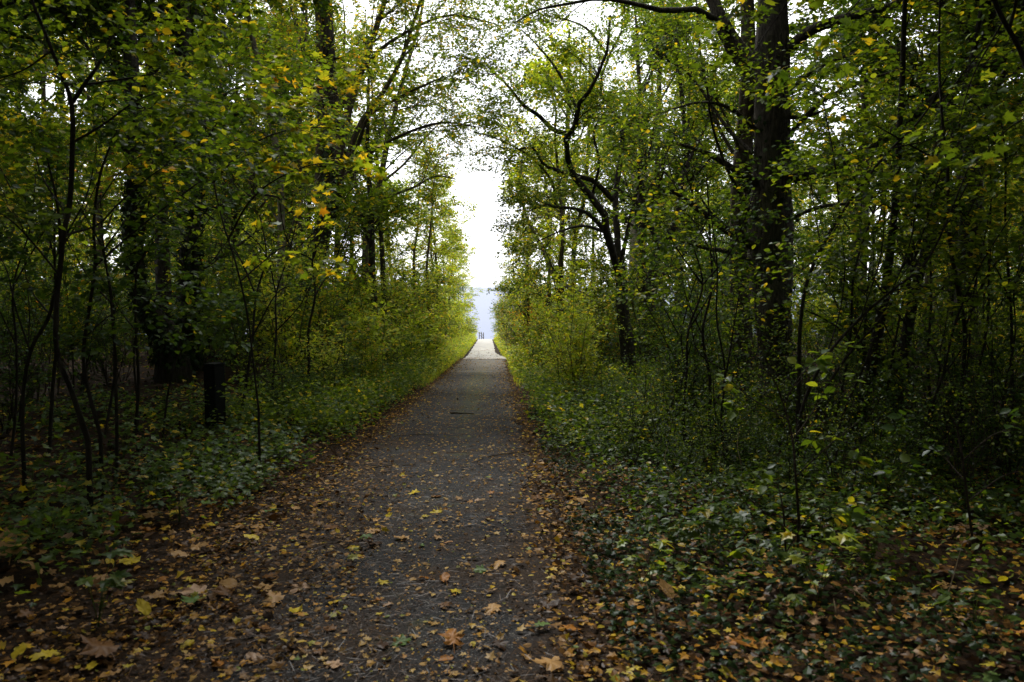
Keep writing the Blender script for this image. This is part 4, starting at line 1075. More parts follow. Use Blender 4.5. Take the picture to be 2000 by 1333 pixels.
# ------------------------------------------------------------------ understorey shrubs and the bright bushes along the path
BUSH = [('dark green bush', proto_bush(201, 3.0, 8, 1.2, M['leaf_dark'], M['twig'], nl=6, lsize=(0.07, 0.12))),
        ('green bush', proto_bush(202, 2.8, 9, 1.1, M['leaf_green'], M['twig'], nl=6, lsize=(0.07, 0.12))),
        ('yellow-green bush', proto_bush(203, 2.6, 10, 1.0, M['leaf_bright'], M['twig'], n1=8, nl=6, lsize=(0.065, 0.115))),
        ('yellowing bush', proto_bush(204, 2.8, 9, 1.1, M['leaf_mixed'], M['twig'], nl=6, lsize=(0.07, 0.12))),
        ('broad-leaved bush', proto_bush(208, 2.7, 8, 1.1, M['leaf_bright'], M['twig'], n1=7, n2=5, nl=5, lsize=(0.09, 0.16), tmpl=T_OVAL)),
        ('thin green bush', proto_bush(205, 3.2, 6, 0.9, M['leaf_green'], M['bark_dark'], n1=6, n2=5, nl=6)),
        ('orange-leaved bush', proto_bush(206, 2.4, 8, 0.9, M['leaf_orange'], M['twig'])),
        ('grey half-bare bush', proto_bush(207, 3.4, 12, 1.0, M['leaf_grey'], M['stalk'], n1=9, n2=7, nl=2, lsize=(0.05, 0.08)))]
rows = []
spots = []
for side, n in ((-1, 74), (1, 80)):
    k = tries = 0
    while k < n and tries < 4000:
        tries += 1
        y = (11.5 if side < 0 else 10.5) + 32 * g.uniform(0, 1) ** 1.2
        lim = 0.68 * y + 1
        x = float(path_x(y)) + side * (3.2 + (lim - 3.2) * g.uniform(0, 1) ** 0.9)
        if side < 0 and y < 17 and -6.6 < x < -1.5:
            continue
        if all((x - a) ** 2 + (y - b) ** 2 > 1.15 ** 2 for a, b in spots):
            spots.append((x, y)); k += 1
            i = int(g.choice([0, 1, 3, 5, 4], p=[0.37, 0.27, 0.12, 0.16, 0.08]))
            s = g.uniform(0.75, 1.35) * float(np.interp(y, [10, 15, 22, 26], [0.5, 0.6, 0.9, 1.0]))
            rows.append((place(BUSH[i][1], 'understorey_bush', x, y, s, g.uniform(0, 6.28), 'bushes in the shade of the wood', 'bush', ('stem', 'foliage'), s * g.uniform(0.85, 1.3)), 'shaded ' + BUSH[i][0], 1.2))
label_all(rows, 'near')
TANGLE = [('dark tangled bush', proto_bush(211, 2.0, 11, 0.9, M['leaf_dark'], M['bark_dark'], n1=8, n2=5, nl=4, lsize=(0.04, 0.075), tmpl=T_OVAL)),
          ('twiggy half-leafless bush', proto_bush(212, 2.1, 12, 0.8, M['leaf_green'], M['twig'], n1=8, n2=5, nl=2, lsize=(0.04, 0.07), tmpl=T_OVAL))]
rows = []
for px, d, s_, i in [(1235, 10.5, 0.62, 0), (1300, 9.4, 0.55, 1), (1345, 11.6, 0.75, 0), (1405, 9.0, 0.62, 0), (1440, 11.2, 0.55, 1), (1475, 8.2, 0.42, 0), (1535, 10.4, 0.55, 0), (1590, 9.0, 0.7, 1), (1640, 10.8, 0.9, 0), (1700, 8.6, 0.62, 0), (1760, 10.2, 0.95, 1), (1800, 7.6, 0.6, 0),
                     (1850, 9.4, 0.95, 0), (1905, 8.2, 0.8, 1), (1960, 9.8, 1.0, 0), (1985, 7.2, 0.65, 0), (1740, 12.0, 1.1, 0), (1880, 11.5, 1.15, 1), (1185, 12.5, 0.6, 0), (1330, 8.2, 0.36, 0), (1400, 7.4, 0.36, 1), (1560, 7.2, 0.42, 0), (1650, 6.8, 0.42, 1), (1730, 6.6, 0.45, 0), (1900, 6.4, 0.5, 1), (1240, 9.2, 0.36, 1), (1120, 13.6, 0.5, 1),
                     (560, 12.5, 0.5, 0), (505, 13.4, 0.55, 1), (610, 13.8, 0.55, 0), (655, 15.0, 0.6, 0), (10, 9.5, 0.9, 0), (60, 12.5, 1.1, 1), (150, 13.5, 1.0, 0), (190, 16.5, 1.1, 0), (240, 18.5, 1.2, 1), (120, 17.5, 1.2, 0), (40, 15.5, 1.2, 0), (300, 20.0, 1.2, 0), (410, 18.5, 1.0, 0), (470, 15.8, 0.8, 0), (215, 14.6, 0.8, 0), (-40, 12.0, 1.2, 0)]:
    p = at(px, 700, d)
    rows.append((place(TANGLE[i][1], 'tangled_bush', p[0], p[1], s_, g.uniform(0, 6.28), 'tangled bushes close by', 'bush', ('stem', 'foliage'), s_ * g.uniform(0.9, 1.2)), TANGLE[i][0], 0.6))
label_all(rows, 'near')
rows = []
for side in (-1, 1):
    y = 14.5 if side < 0 else 16.0
    while y < 88:
        s = np.interp(y, [12, 25, 40, 60, 88], [0.55, 0.85, 1.15, 1.35, 0.8]) * g.uniform(0.82, 1.15)
        lat = float(half_w(min(y, 40))) * (1 if y < 45 else 0.75) + 1.12 * s + g.uniform(0.0, 0.5)
        if y > 70:
            lat -= 0.35
        x = float(path_x(y)) + side * lat
        i = int(g.choice([1, 2, 3, 4], p=[0.22, 0.38, 0.18, 0.22] if y < 24 else [0.08, 0.52, 0.1, 0.3]))
        zs = s * g.uniform(0.9, 1.25)
        if side > 0 and 42 < y < 46: i = 6
        if side > 0 and 62 < y < 68: i = 7
        rows.append((place(BUSH[i][1], 'path_edge_bush', x, y, s, g.uniform(0, 6.28), 'bushes lining the path', 'bush', ('stem', 'foliage'), zs), 'bright ' + BUSH[i][0], 1.0))
        if y > 22:                                             # a taller second row behind the first
            i = int(g.choice([1, 2, 3, 5, 4], p=[0.12, 0.42, 0.21, 0.05, 0.2]))
            s2 = s * g.uniform(0.95, 1.3)
            rows.append((place(BUSH[i][1], 'path_edge_bush', x + side * (1.2 + 0.7 * s2), y + g.uniform(-0.6, 0.6), s2, g.uniform(0, 6.28), 'bushes lining the path', 'bush', ('stem', 'foliage'), s2 * g.uniform(1.0, 1.3)), 'tall ' + BUSH[i][0], 2.0))
        y += 1.5 * s + g.uniform(0.3, 1.1) + y * 0.012
for px, d, s, i in [(560, 15.5, 1.0, 2), (500, 17, 1.15, 1), (620, 17.5, 1.05, 3), (450, 19, 1.3, 1), (560, 20, 1.35, 2), (680, 20, 1.0, 2), (640, 23, 1.4, 3), (720, 24, 1.15, 2), (400, 21, 1.4, 0), (770, 29, 1.2, 2), (700, 29, 1.5, 1),
                    (1130, 16, 0.9, 2), (1110, 20, 1.0, 2), (1310, 19, 0.9, 1), (1360, 17, 1.1, 0), (1260, 25, 1.5, 2), (1150, 27, 1.3, 3), (1400, 21, 1.4, 1)]:
    p = at(px, 700, d)
    rows.append((place(BUSH[i][1], 'path_edge_bush', p[0], p[1], s, g.uniform(0, 6.28), 'bushes lining the path', 'bush', ('stem', 'foliage'), s * g.uniform(0.95, 1.2)), 'leafy ' + BUSH[i][0], 1.0))
p = at(1000, 640, 45)
rows.append((place(BUSH[7][1], 'path_edge_bush', p[0], p[1], 1.15, 2.0, 'bushes lining the path', 'bush', ('stem', 'foliage'), 1.25), 'tall ' + BUSH[7][0], 1.5))
p = at(1046, 640, 31)
rows.append((place(BUSH[6][1], 'path_edge_bush', p[0], p[1], 1.0, 1.0, 'bushes lining the path', 'bush', ('stem', 'foliage'), 1.3), 'low ' + BUSH[6][0], 1.5))
label_all(rows, 'along')

# far-off wood that reads as one mass on either side
for side in (-1, 1):
    n = 32000
    y = g.uniform(52, 120, n)
    x = path_x(y) + side * (4.0 + g.uniform(0, 1, n) ** 0.8 * (0.75 * y - 4))
    crown = 9 + 4.5 * np.sin(x * 0.55 + 1.3 * np.sin(y * 0.21)) * np.cos(y * 0.31 + x * 0.13)
    h = g.uniform(0.02, 1.0, n) ** 0.8 * np.minimum(crown, 1.5 + 0.45 * (np.abs(x - path_x(y)) - 4))
    keepm = np.sin(x * 1.1 + h * 0.9) + np.cos(y * 0.8 + h * 0.7) + g.normal(0, 0.9, n) > -0.7
    p = np.stack([x, y, gz(x, y) + h], 1)[keepm]
    m = len(p)
    no = g.normal(0, 0.6, (m, 3)); no[:, 2] += 0.8
    v, f = leaf_verts(T_DIA, p, g.normal(0, 1, (m, 3)), no, g.uniform(0.18, 0.34, m))
    link('far_wood', mk_mesh('far_wood', v, f, [M['leaf_mixed'] if side < 0 else M['leaf_green']]), kind='stuff')

# unseen ring of oversized leaves, added around the viewer to darken the near floor
n = 78000
a = g.uniform(0, 2 * math.pi, n)
rad = 12.5 + 8 * g.uniform(0, 1, n)
x, y = rad * np.cos(a), rad * np.sin(a)
h = g.uniform(0.0, 1.0, n) ** 0.9 * (10 + 3 * np.sin(x * 0.5) * np.cos(y * 0.4))
k = (np.abs(x) > 0.74 * y + 2.5) & (np.sin(x * 1.0 + h * 0.8) + np.cos(y * 0.9 + h * 0.7) + g.normal(0, 0.9, n) > -1.6)
p = np.stack([x, y, gz(x, y) + h], 1)[k]
m = len(p)
no = g.normal(0, 0.7, (m, 3)); no[:, 2] += 0.6
v, f = leaf_verts(T_DIA, p, g.normal(0, 1, (m, 3)), no, g.uniform(0.42, 0.64, m))
link('shading_leaf_ring', mk_mesh('shading_leaf_ring', v, f, [M['leaf_dark']]), kind='stuff')

# ------------------------------------------------------------------ low growth on the forest floor
def carpet(name, n, xy, tmpl, mat, size, hgt, tilt=0.5, clump=None):
    x, y = xy(n)
    if clump:
        n1 = len(x)
        kx = np.repeat(x, clump[0]) + g.normal(0, clump[1], n1 * clump[0])
        ky = np.repeat(y, clump[0]) + g.normal(0, clump[1], n1 * clump[0])
        top = np.repeat(g.uniform(0.35, 1.0, n1), clump[0])
        x, y = kx, ky
    else:
        top = 1.0
    lat = np.abs(x - path_x(y)) - half_w(y)
    k = lat > 0.12
    x, y = x[k], y[k]
    top = top[k] if clump else top
    m = len(x)
    p = np.stack([x, y, gz(x, y) + hgt[0] + (hgt[1] - hgt[0]) * top * g.uniform(0, 1, m)], 1)
    no = g.normal(0, tilt, (m, 3)); no[:, 2] += 1
    fw = g.normal(0, 1, (m, 3)); fw[:, 2] *= 0.3
    v, f = leaf_verts(tmpl, p, fw, no, g.uniform(size[0], size[1], m))
    return link(name, mk_mesh(name, v, f, [mat]), kind='stuff')


def verge(side, y0, y1, l0, l1, pw=1.0, py_=1.0):
    def fn(n):
        y = y0 + (y1 - y0) * g.uniform(0, 1, n) ** py_
        return path_x(y) + side * (half_w(y) + l0 + (l1 - l0) * g.uniform(0, 1, n) ** pw), y
    return fn


def patchy(fn, thr, f1=1.3, seed=0.0):
    def q(n):
        x, y = fn(n)
        k = np.sin(x * f1 + seed + 0.8 * np.sin(y * f1 * 0.7)) * np.cos(y * f1 * 0.8 + seed) + g.normal(0, 0.25, n) > thr
        return x[k], y[k]
    return q


carpet('ivy_ground_cover', 13000, patchy(verge(1, 2.6, 6.6, 0.2, 5.5, 1.0), -0.45, 1.5, 0.4), T_IVY, M['leaf_ivy'], (0.022, 0.056), (0.02, 0.12), 0.33)
carpet('ivy_ground_cover', 33000, patchy(verge(1, 6.2, 16, 0.2, 8.5, 1.0), -0.45, 1.5, 0.4), T_DIA, M['leaf_ivy'], (0.03, 0.065), (0.02, 0.12), 0.33)
carpet('ivy_ground_cover', 12000, patchy(verge(-1, 3.0, 16, 0.9, 8.0), 0.15, 1.1, 2.0), T_IVY, M['leaf_ivy'], (0.03, 0.065), (0.02, 0.10), 0.45)
carpet('herb_undergrowth', 900, patchy(verge(-1, 5.0, 13, 0.55, 4.6, 1.3), 0.12, 1.2, 1.0), T_STAR, M['leaf_herb'], (0.04, 0.085), (0.05, 0.46), 0.35, (14, 0.13))
carpet('herb_undergrowth', 620, patchy(verge(1, 4.5, 15, 0.8, 7.0), -0.35, 1.4, 2.2), T_OVAL, M['leaf_herb'], (0.03, 0.075), (0.05, 0.36), 0.4, (12, 0.12))
carpet('herb_undergrowth', 420, patchy(verge(1, 3.6, 13, 0.5, 7.0), -0.3, 2.1, 0.7), T_LOBE, M['leaf_green'], (0.03, 0.08), (0.04, 0.28), 0.4, (9, 0.10))
carpet('herb_undergrowth', 300, patchy(verge(-1, 4.2, 12, 1.0, 5.5), -0.2, 1.7, 2.9), T_LOBE, M['leaf_herb'], (0.04, 0.09), (0.04, 0.34), 0.4, (9, 0.11))
for side in (-1, 1):                                           # thin grass along the edges
    n = 4200
    y = 22 + 62 * g.uniform(0, 1, n)
    tuft = np.floor(g.uniform(0, 500, n))
    x = path_x(y) + side * (half_w(y) + 0.15 + np.abs(g.normal(0, 0.5, n)))
    hgt = g.uniform(0.1, 0.4, n)
    fw = np.stack([g.normal(0, 0.35, n), g.normal(0, 0.35, n), np.ones(n)], 1)
    v, f = leaf_verts(T([(-.018, 0, 0), (.018, 0, 0), (.012, .6, .06), (-.012, .6, .06), (0, 1, .25)], [(0, 1, 2), (0, 2, 3), (3, 2, 4)]), np.stack([x, y, gz(x, y)], 1), fw, g.normal(0, 1, (n, 3)), hgt)
    link('edge_grass', mk_mesh('edge_grass', v, f, [M['leaf_bright']]), kind='stuff')
carpet('verge_undergrowth', 900, verge(1, 5.6, 10.5, 0.7, 5.5, 0.9), T_DIA, M['leaf_dark'], (0.035, 0.07), (0.04, 0.42), 0.45, (13, 0.13))
carpet('verge_undergrowth', 420, verge(1, 4.6, 10.0, 1.6, 6.5, 0.9), T_DIA, M['leaf_green'], (0.03, 0.06), (0.04, 0.5), 0.5, (12, 0.10))
for side in (-1, 1):
    carpet('verge_undergrowth', 1900, verge(side, 9.5 if side > 0 else 11, 30, 0.42, 3.6 if side > 0 else 2.3, 1.2), T_DIA, M['leaf_green'], (0.045, 0.09), (0.05, 0.85), 0.5, (17, 0.17))
    carpet('verge_undergrowth', 1100, verge(side, 24, 88, 0.22, 2.4, 1.2), T_DIA, M['leaf_bright'], (0.07, 0.14), (0.05, 0.95), 0.6, (14, 0.22))
carpet('wood_floor_undergrowth', 1100, lambda n: (lambda y: (path_x(y) + np.where(g.uniform(0, 1, n) < 0.5, -1, 1) * (2.5 + g.uniform(0, 1, n) * (0.66 * y - 1)), y))(17 + 35 * g.uniform(0, 1, n)), T_DIA, M['leaf_dark'], (0.06, 0.12), (0.05, 0.6), 0.5, (13, 0.25))

# upright herbs near the viewer: each a plant of its own
def herb_proto(seed, n, h, tmpl, leaf, size):
    g_ = np.random.default_rng(seed)
    st, lv = [], []
    K = 5
    t = np.linspace(0, 1, K)
    for k in range(n):
        a = g_.uniform(0, 6.28); out = g_.uniform(0.04, 0.16); hh = h * g_.uniform(0.5, 1)
        P = np.stack([np.cos(a) * out * t ** 1.5, np.sin(a) * out * t ** 1.5, hh * t - 0.02 * (t == 0)], 1)
        st.append(P)
        d = np.array([math.cos(a), math.sin(a), -0.1])
        for da in (-1.0, 0.0, 1.0):
            c, s = math.cos(da), math.sin(da)
            lv.append((P[-1], np.array([d[0] * c - d[1] * s, d[0] * s + d[1] * c, -0.15]) + g_.normal(0, 0.1, 3), np.array([0, 0, 1]) + g_.normal(0, 0.25, 3), g_.uniform(*size)))
        if g_.uniform() < 0.6:
            m = P[2]
            lv.append((m, np.array([math.cos(a + 2), math.sin(a + 2), -0.1]), np.array([0, 0, 1]) + g_.normal(0, 0.25, 3), g_.uniform(*size) * 0.7))
    st = np.stack(st)
    b = tuple(np.array([q[k] for q in lv]) for k in range(4))
    sm = mk_mesh('stem', *tubes(st, np.linspace(0.0028, 0.0014, K)[None].repeat(n, 0), 4), [M['leaf_herb']])
    return sm, mk_mesh('foliage', *leaf_verts(tmpl, *b), [leaf])


HERB = [('lobe-leaved herb', herb_proto(301, 7, 0.36, T_LOBE, M['leaf_herb'], (0.06, 0.10))), ('tall lobe-leaved herb', herb_proto(302, 9, 0.48, T_LOBE, M['leaf_herb'], (0.06, 0.11))),
        ('small oval-leaved herb', herb_proto(303, 6, 0.26, T_OVAL, M['leaf_herb'], (0.05, 0.09))), ('yellowing seedling', herb_proto(304, 5, 0.42, T_STAR, M['leaf_bright'], (0.06, 0.10)))]
HERB_SPOTS = [(240, 880, 'by the dark stems'), (330, 870, 'below the dark box'), (420, 850, 'at the foot of the dark box'), (300, 960, 'in the middle of the left clump'), (215, 960, 'at the outer end of the left clump'), (400, 900, 'in front of the dark box'),
              (520, 850, 'on the bank beside the litter'), (560, 880, 'closest to the litter edge'), (100, 1010, 'in the dark corner by the frame'), (60, 950, 'under the Y-forked sapling'), (190, 1190, 'alone among yellow fallen leaves'), (480, 930, 'over brown litter'),
              (350, 1000, 'nearest the viewer in the left clump'), (640, 800, 'up the left verge'), (600, 820, 'behind the litter edge'), (1340, 1060, 'among the ivy nearest the path'), (1385, 1075, 'beside dry stalks in the ivy'), (1540, 1180, 'in the near ivy'), (1600, 1150, 'over orange fallen leaves'),
              (1480, 1100, 'in mid ivy slope'), (1290, 1000, 'at the ivy edge'), (1650, 960, 'below the leaning saplings'), (1750, 920, 'below the stout leaning trunk'), (1500, 1000, 'under the bright shrub'), (1700, 1110, 'in the dark right corner'), (1900, 1240, 'at the bottom right corner'),
              (1560, 960, 'below the massive trunk'), (1440, 900, 'before the upright thin sapling'), (1620, 1050, 'between the two low shrubs'), (1820, 1010, 'beneath the far right shrub'), (1260, 1130, 'by the leafy path edge')]
for k, (px, py_, where) in enumerate(HERB_SPOTS):
    d = 4.0
    for _ in range(60):                                         # walk along the sight line to the ground
        p = at(px, py_, d)
        if p[2] <= gz(p[0], p[1]) + 0.12: break
        d += 0.15
    i = (k * 7) % 3 if px < 700 else [0, 2, 3, 2][k % 4]
    o = place(HERB[i][1], 'low_herb', p[0], p[1], g.uniform(0.8, 1.25), g.uniform(0, 6.28), 'low herbs near the viewer', 'plant', ('stem', 'foliage'))
    o['label'] = f'{HERB[i][0]} {where}'

# dry bent stalks standing in the ivy
def stalk(px, py_, pts, label):
    d = 4.0
    for _ in range(60):
        p = at(px, py_, d)
        if p[2] <= gz(p[0], p[1]) + 0.02: break
        d += 0.1
    P = spline([at(px, py_, d)] + [at(a, b, d + 0.15 * k) for k, (a, b) in enumerate(pts)], 14)
    V, Fc = tubes(P[None], np.linspace(0.006, 0.002, 14)[None], 5)
    o = link('dry_stalk', mk_mesh('dry_stalk', V - P[0], Fc, [M['stalk']], smooth=True), loc=P[0])
    tag(o, label, 'stalk', 'dry stalks in the ivy')


stalk(1345, 1010, [(1338, 960), (1318, 930), (1298, 900), (1304, 872)], 'hooked dry stalk bending over the ivy by the path')
stalk(1285, 1280, [(1283, 1220), (1268, 1160), (1255, 1110)], 'long pale stalk rising from the near ivy')
stalk(1640, 1250, [(1632, 1190), (1628, 1170)], 'short broken dry stalk in the near right ivy')
stalk(1800, 1310, [(1830, 1220), (1855, 1150), (1880, 1060)], 'long slanting bare stem in the bottom right corner')
stalk(1740, 1240, [(1700, 1180), (1660, 1150), (1625, 1165)], 'thin dry stalk arching low over brown leaves')
stalk(1345, 1330, [(1360, 1300), (1382, 1296), (1384, 1310)], 'small curled stalk at the bottom edge')
stalk(1450, 960, [(1448, 910), (1440, 870), (1446, 830)], 'thin dry stalk before the gloom under the massive tree')

# ------------------------------------------------------------------ fallen leaves and litter
def litter(name, n, xy, tmpl, size, mat, dz=(0.004, 0.03), tilt=0.35, clear_path=None):
    x, y = xy(n)
    z = np.where(np.abs(x - path_x(y)) < half_w(y), base_z(y) + 0.014, gz(x, y))
    m = len(x)
    p = np.stack([x, y, z + g.uniform(dz[0], dz[1], m)], 1)
    no = g.normal(0, tilt, (m, 3)); no[:, 2] += 1
    no *= np.where(g.uniform(0, 1, m) < 0.35, -1, 1)[:, None]
    fw = g.normal(0, 1, (m, 3)); fw[:, 2] *= 0.1
    v, f = leaf_verts(tmpl, p, fw, no, size[0] + (size[1] - size[0]) * g.uniform(0, 1, m) ** 1.8)
    return link(name, mk_mesh(name, v, f, [mat]), kind='stuff')


def strip(side, y0, y1, w, n_pow=1.0):
    def fn(n):
        y = y0 + (y1 - y0) * g.uniform(0, 1, n) ** n_pow
        off = np.abs(g.normal(0, w, n)) * np.where(g.uniform(0, 1, n) < 0.8, 1.25, -0.8)
        return path_x(y) + side * (half_w(y) + 0.03 + off), y
    return fn


for tm, share, hi in ((T_STAR, 0.45, 0.078), (T_OVAL, 0.55, 0.058)):
    litter('leaf_litter', int(7000 * share), lambda n: (lambda y: (g.uniform(-0.75, 0, n) * y - 0.9, y))(g.uniform(2.6, 9, n)), tm, (0.02, hi), M['litter'], (0.004, 0.05))
    litter('leaf_litter', int(8500 * share), lambda n: (lambda y: (g.uniform(0, 0.75, n) * y + 0.3, y))(g.uniform(2.6, 9, n)), tm, (0.02, hi), M['litter'], (0.02, 0.13))
    litter('leaf_litter', int(12500 * share), strip(-1, 3, 42, 0.36, 1.15), tm, (0.02, hi * 0.9), M['litter'])
    litter('leaf_litter', int(9500 * share), strip(1, 3, 42, 0.27, 1.15), tm, (0.02, hi * 0.9), M['litter'])
    litter('leaf_litter', int(8600 * share), lambda n: (lambda y: (path_x(y) + g.uniform(-1.15, 1.15, n), y))(3 + 36 * g.uniform(0, 1, n) ** 1.25), tm, (0.015, hi * 0.8), M['litter_gold'], (0.003, 0.012), 0.25)
litter('leaf_litter', 260, lambda n: (lambda y: (path_x(y) + g.uniform(-0.8, 0.9, n), y))(40.7 + 16 * g.uniform(0, 1, n) ** 2), T_STAR, (0.04, 0.10), M['litter'], (0.022, 0.03), 0.2)
litter('leaf_crumbs', 14000, lambda n: (lambda y: (path_x(y) + g.normal(0, 0.95, n), y))(2.8 + 20 * g.uniform(0, 1, n) ** 1.8), T_DIA, (0.008, 0.028), M['litter'], (0.002, 0.012), 0.35)
litter('wood_floor_litter', 16000, lambda n: (lambda y: (path_x(y) + np.where(g.uniform(0, 1, n) < 0.5, -1, 1) * (1.2 + g.uniform(0, 1, n) * (0.68 * y)), y))(6 + 26 * g.uniform(0, 1, n)), T_DIA, (0.05, 0.13), M['litter'], (0.004, 0.04))
# fine brown needles and stalks
n = 19000
y = 2.8 + 11 * g.uniform(0, 1, n) ** 1.4
x = path_x(y) + g.normal(0, 1.0, n) - 0.15
z = np.where(np.abs(x - path_x(y)) < half_w(y), base_z(y) + 0.014, gz(x, y)) + g.uniform(0.002, 0.014, n)
T_NEED = T([(-.02, 0, 0), (.02, 0, 0), (.015, 1, 0.02), (-.015, 1, 0.02)], [(0, 1, 2), (0, 2, 3)])
no = g.normal(0, 0.3, (n, 3)); no[:, 2] += 1
fw = g.normal(0, 1, (n, 3)); fw[:, 2] *= 0.08
v, f = leaf_verts(T_NEED, np.stack([x, y, z], 1), fw, no, g.uniform(0.025, 0.09, n))
link('needle_litter', mk_mesh('needle_litter', v, f, [leaf_mat('dry_needles', [(0, (0.02, 0.010, 0.004)), (0.7, (0.06, 0.028, 0.009)), (1, (0.13, 0.066, 0.022))], trans=0.05, gloss=0.03)]), kind='stuff')


def fallen_mesh(kind, variant, mat):
    """a dry leaf: finely lobed outline, curled blade, stalk"""
    g_ = np.random.default_rng(500 + variant)
    if kind == 'maple':
        o_ = np.array([(0, 0), (.14, -.05), (.30, -.02), (.46, .04), (.34, .13), (.29, .24), (.40, .32), (.58, .50), (.44, .50), (.36, .56), (.24, .54), (.22, .66), (.26, .78), (.12, .84), (0, 1.04)])
    else:
        o_ = np.array([(0, 0), (.10, .04), (.2, .14), (.27, .28), (.31, .42), (.31, .56), (.26, .70), (.18, .84), (.08, .95), (0, 1.02)])
    o_ = np.vstack([o_, (o_[1:-1] * [-1, 1])[::-1]])
    o_ = o_ * [g_.uniform(0.85, 1.1), 1] + g_.normal(0, 0.022, o_.shape) + np.column_stack([0.10 * g_.normal() * o_[:, 1], 0 * o_[:, 1]])
    c = np.array([0, .36])
    inner = c + (o_ - c) * 0.52
    m = len(o_)
    pts = np.vstack([o_, inner, c])
    cu, cv, tw = g_.uniform(-0.35, 0.4), g_.uniform(-0.35, 0.3), g_.uniform(-0.3, 0.3)
    X, Y = pts[:, 0], pts[:, 1] - .36
    z = cu * X * X * 1.6 + cv * Y * Y * 1.1 + tw * X * Y + g_.normal(0, 0.014, len(pts))
    z[:m] += g_.normal(0, 0.045, m) + 0.05 * np.hypot(X[:m], Y[:m])
    z -= np.percentile(z, 4)
    v = np.column_stack([pts, z])
    f = []
    for k in range(m):
        k2 = (k + 1) % m
        f += [(k, k2, m + k2), (k, m + k2, m + k), (m + k, m + k2, 2 * m)]
    L = g_.uniform(0.3, 0.6); b = g_.uniform(-0.2, 0.2)
    s0 = len(v)
    z0 = z[0]
    sp = np.array([(0.012, 0, z0 + .01), (-0.012, 0, z0 + .01), (0.01 + b * .4, -L * .5, z0 * .6 + .03), (-0.01 + b * .4, -L * .5, z0 * .6 + .03), (0.012 + b, -L, 0.02), (-0.012 + b, -L, 0.02)])
    v = np.vstack([v, sp])
    f += [(s0, s0 + 1, s0 + 3), (s0, s0 + 3, s0 + 2), (s0 + 2, s0 + 3, s0 + 5), (s0 + 2, s0 + 5, s0 + 4)]
    return mk_mesh('fallen_leaf', v, np.array(f), [mat], smooth=True)


FM = {}


def fallen(x, y, size, kind, colour, variant, rz, label, tip=(0, 0), lift=0.004, group='fallen leaves near the viewer'):
    key = (kind, colour, variant)
    if key not in FM:
        FM[key] = fallen_mesh(kind, variant, M['fall ' + colour])
    onp = abs(x - float(path_x(y))) < float(half_w(y))
    z = float(base_z(y)) + 0.016 if onp else float(gz(x, y)) + 0.02
    o = link('fallen_leaf', FM[key], loc=(x, y, z + lift))
    o.rotation_euler = (tip[0], tip[1], rz)
    o.scale = (size,) * 3
    tag(o, label, 'leaf', group)
    return o


def floor_at(px, py_, on_path=True):
    d = 3.0
    for _ in range(400):
        p = at(px, py_, d)
        zz = float(base_z(p[1])) + 0.016 if abs(p[0] - path_x(p[1])) < half_w(p[1]) else float(gz(p[0], p[1]))
        if p[2] <= zz: break
        d += 0.03
    return p[0], p[1]


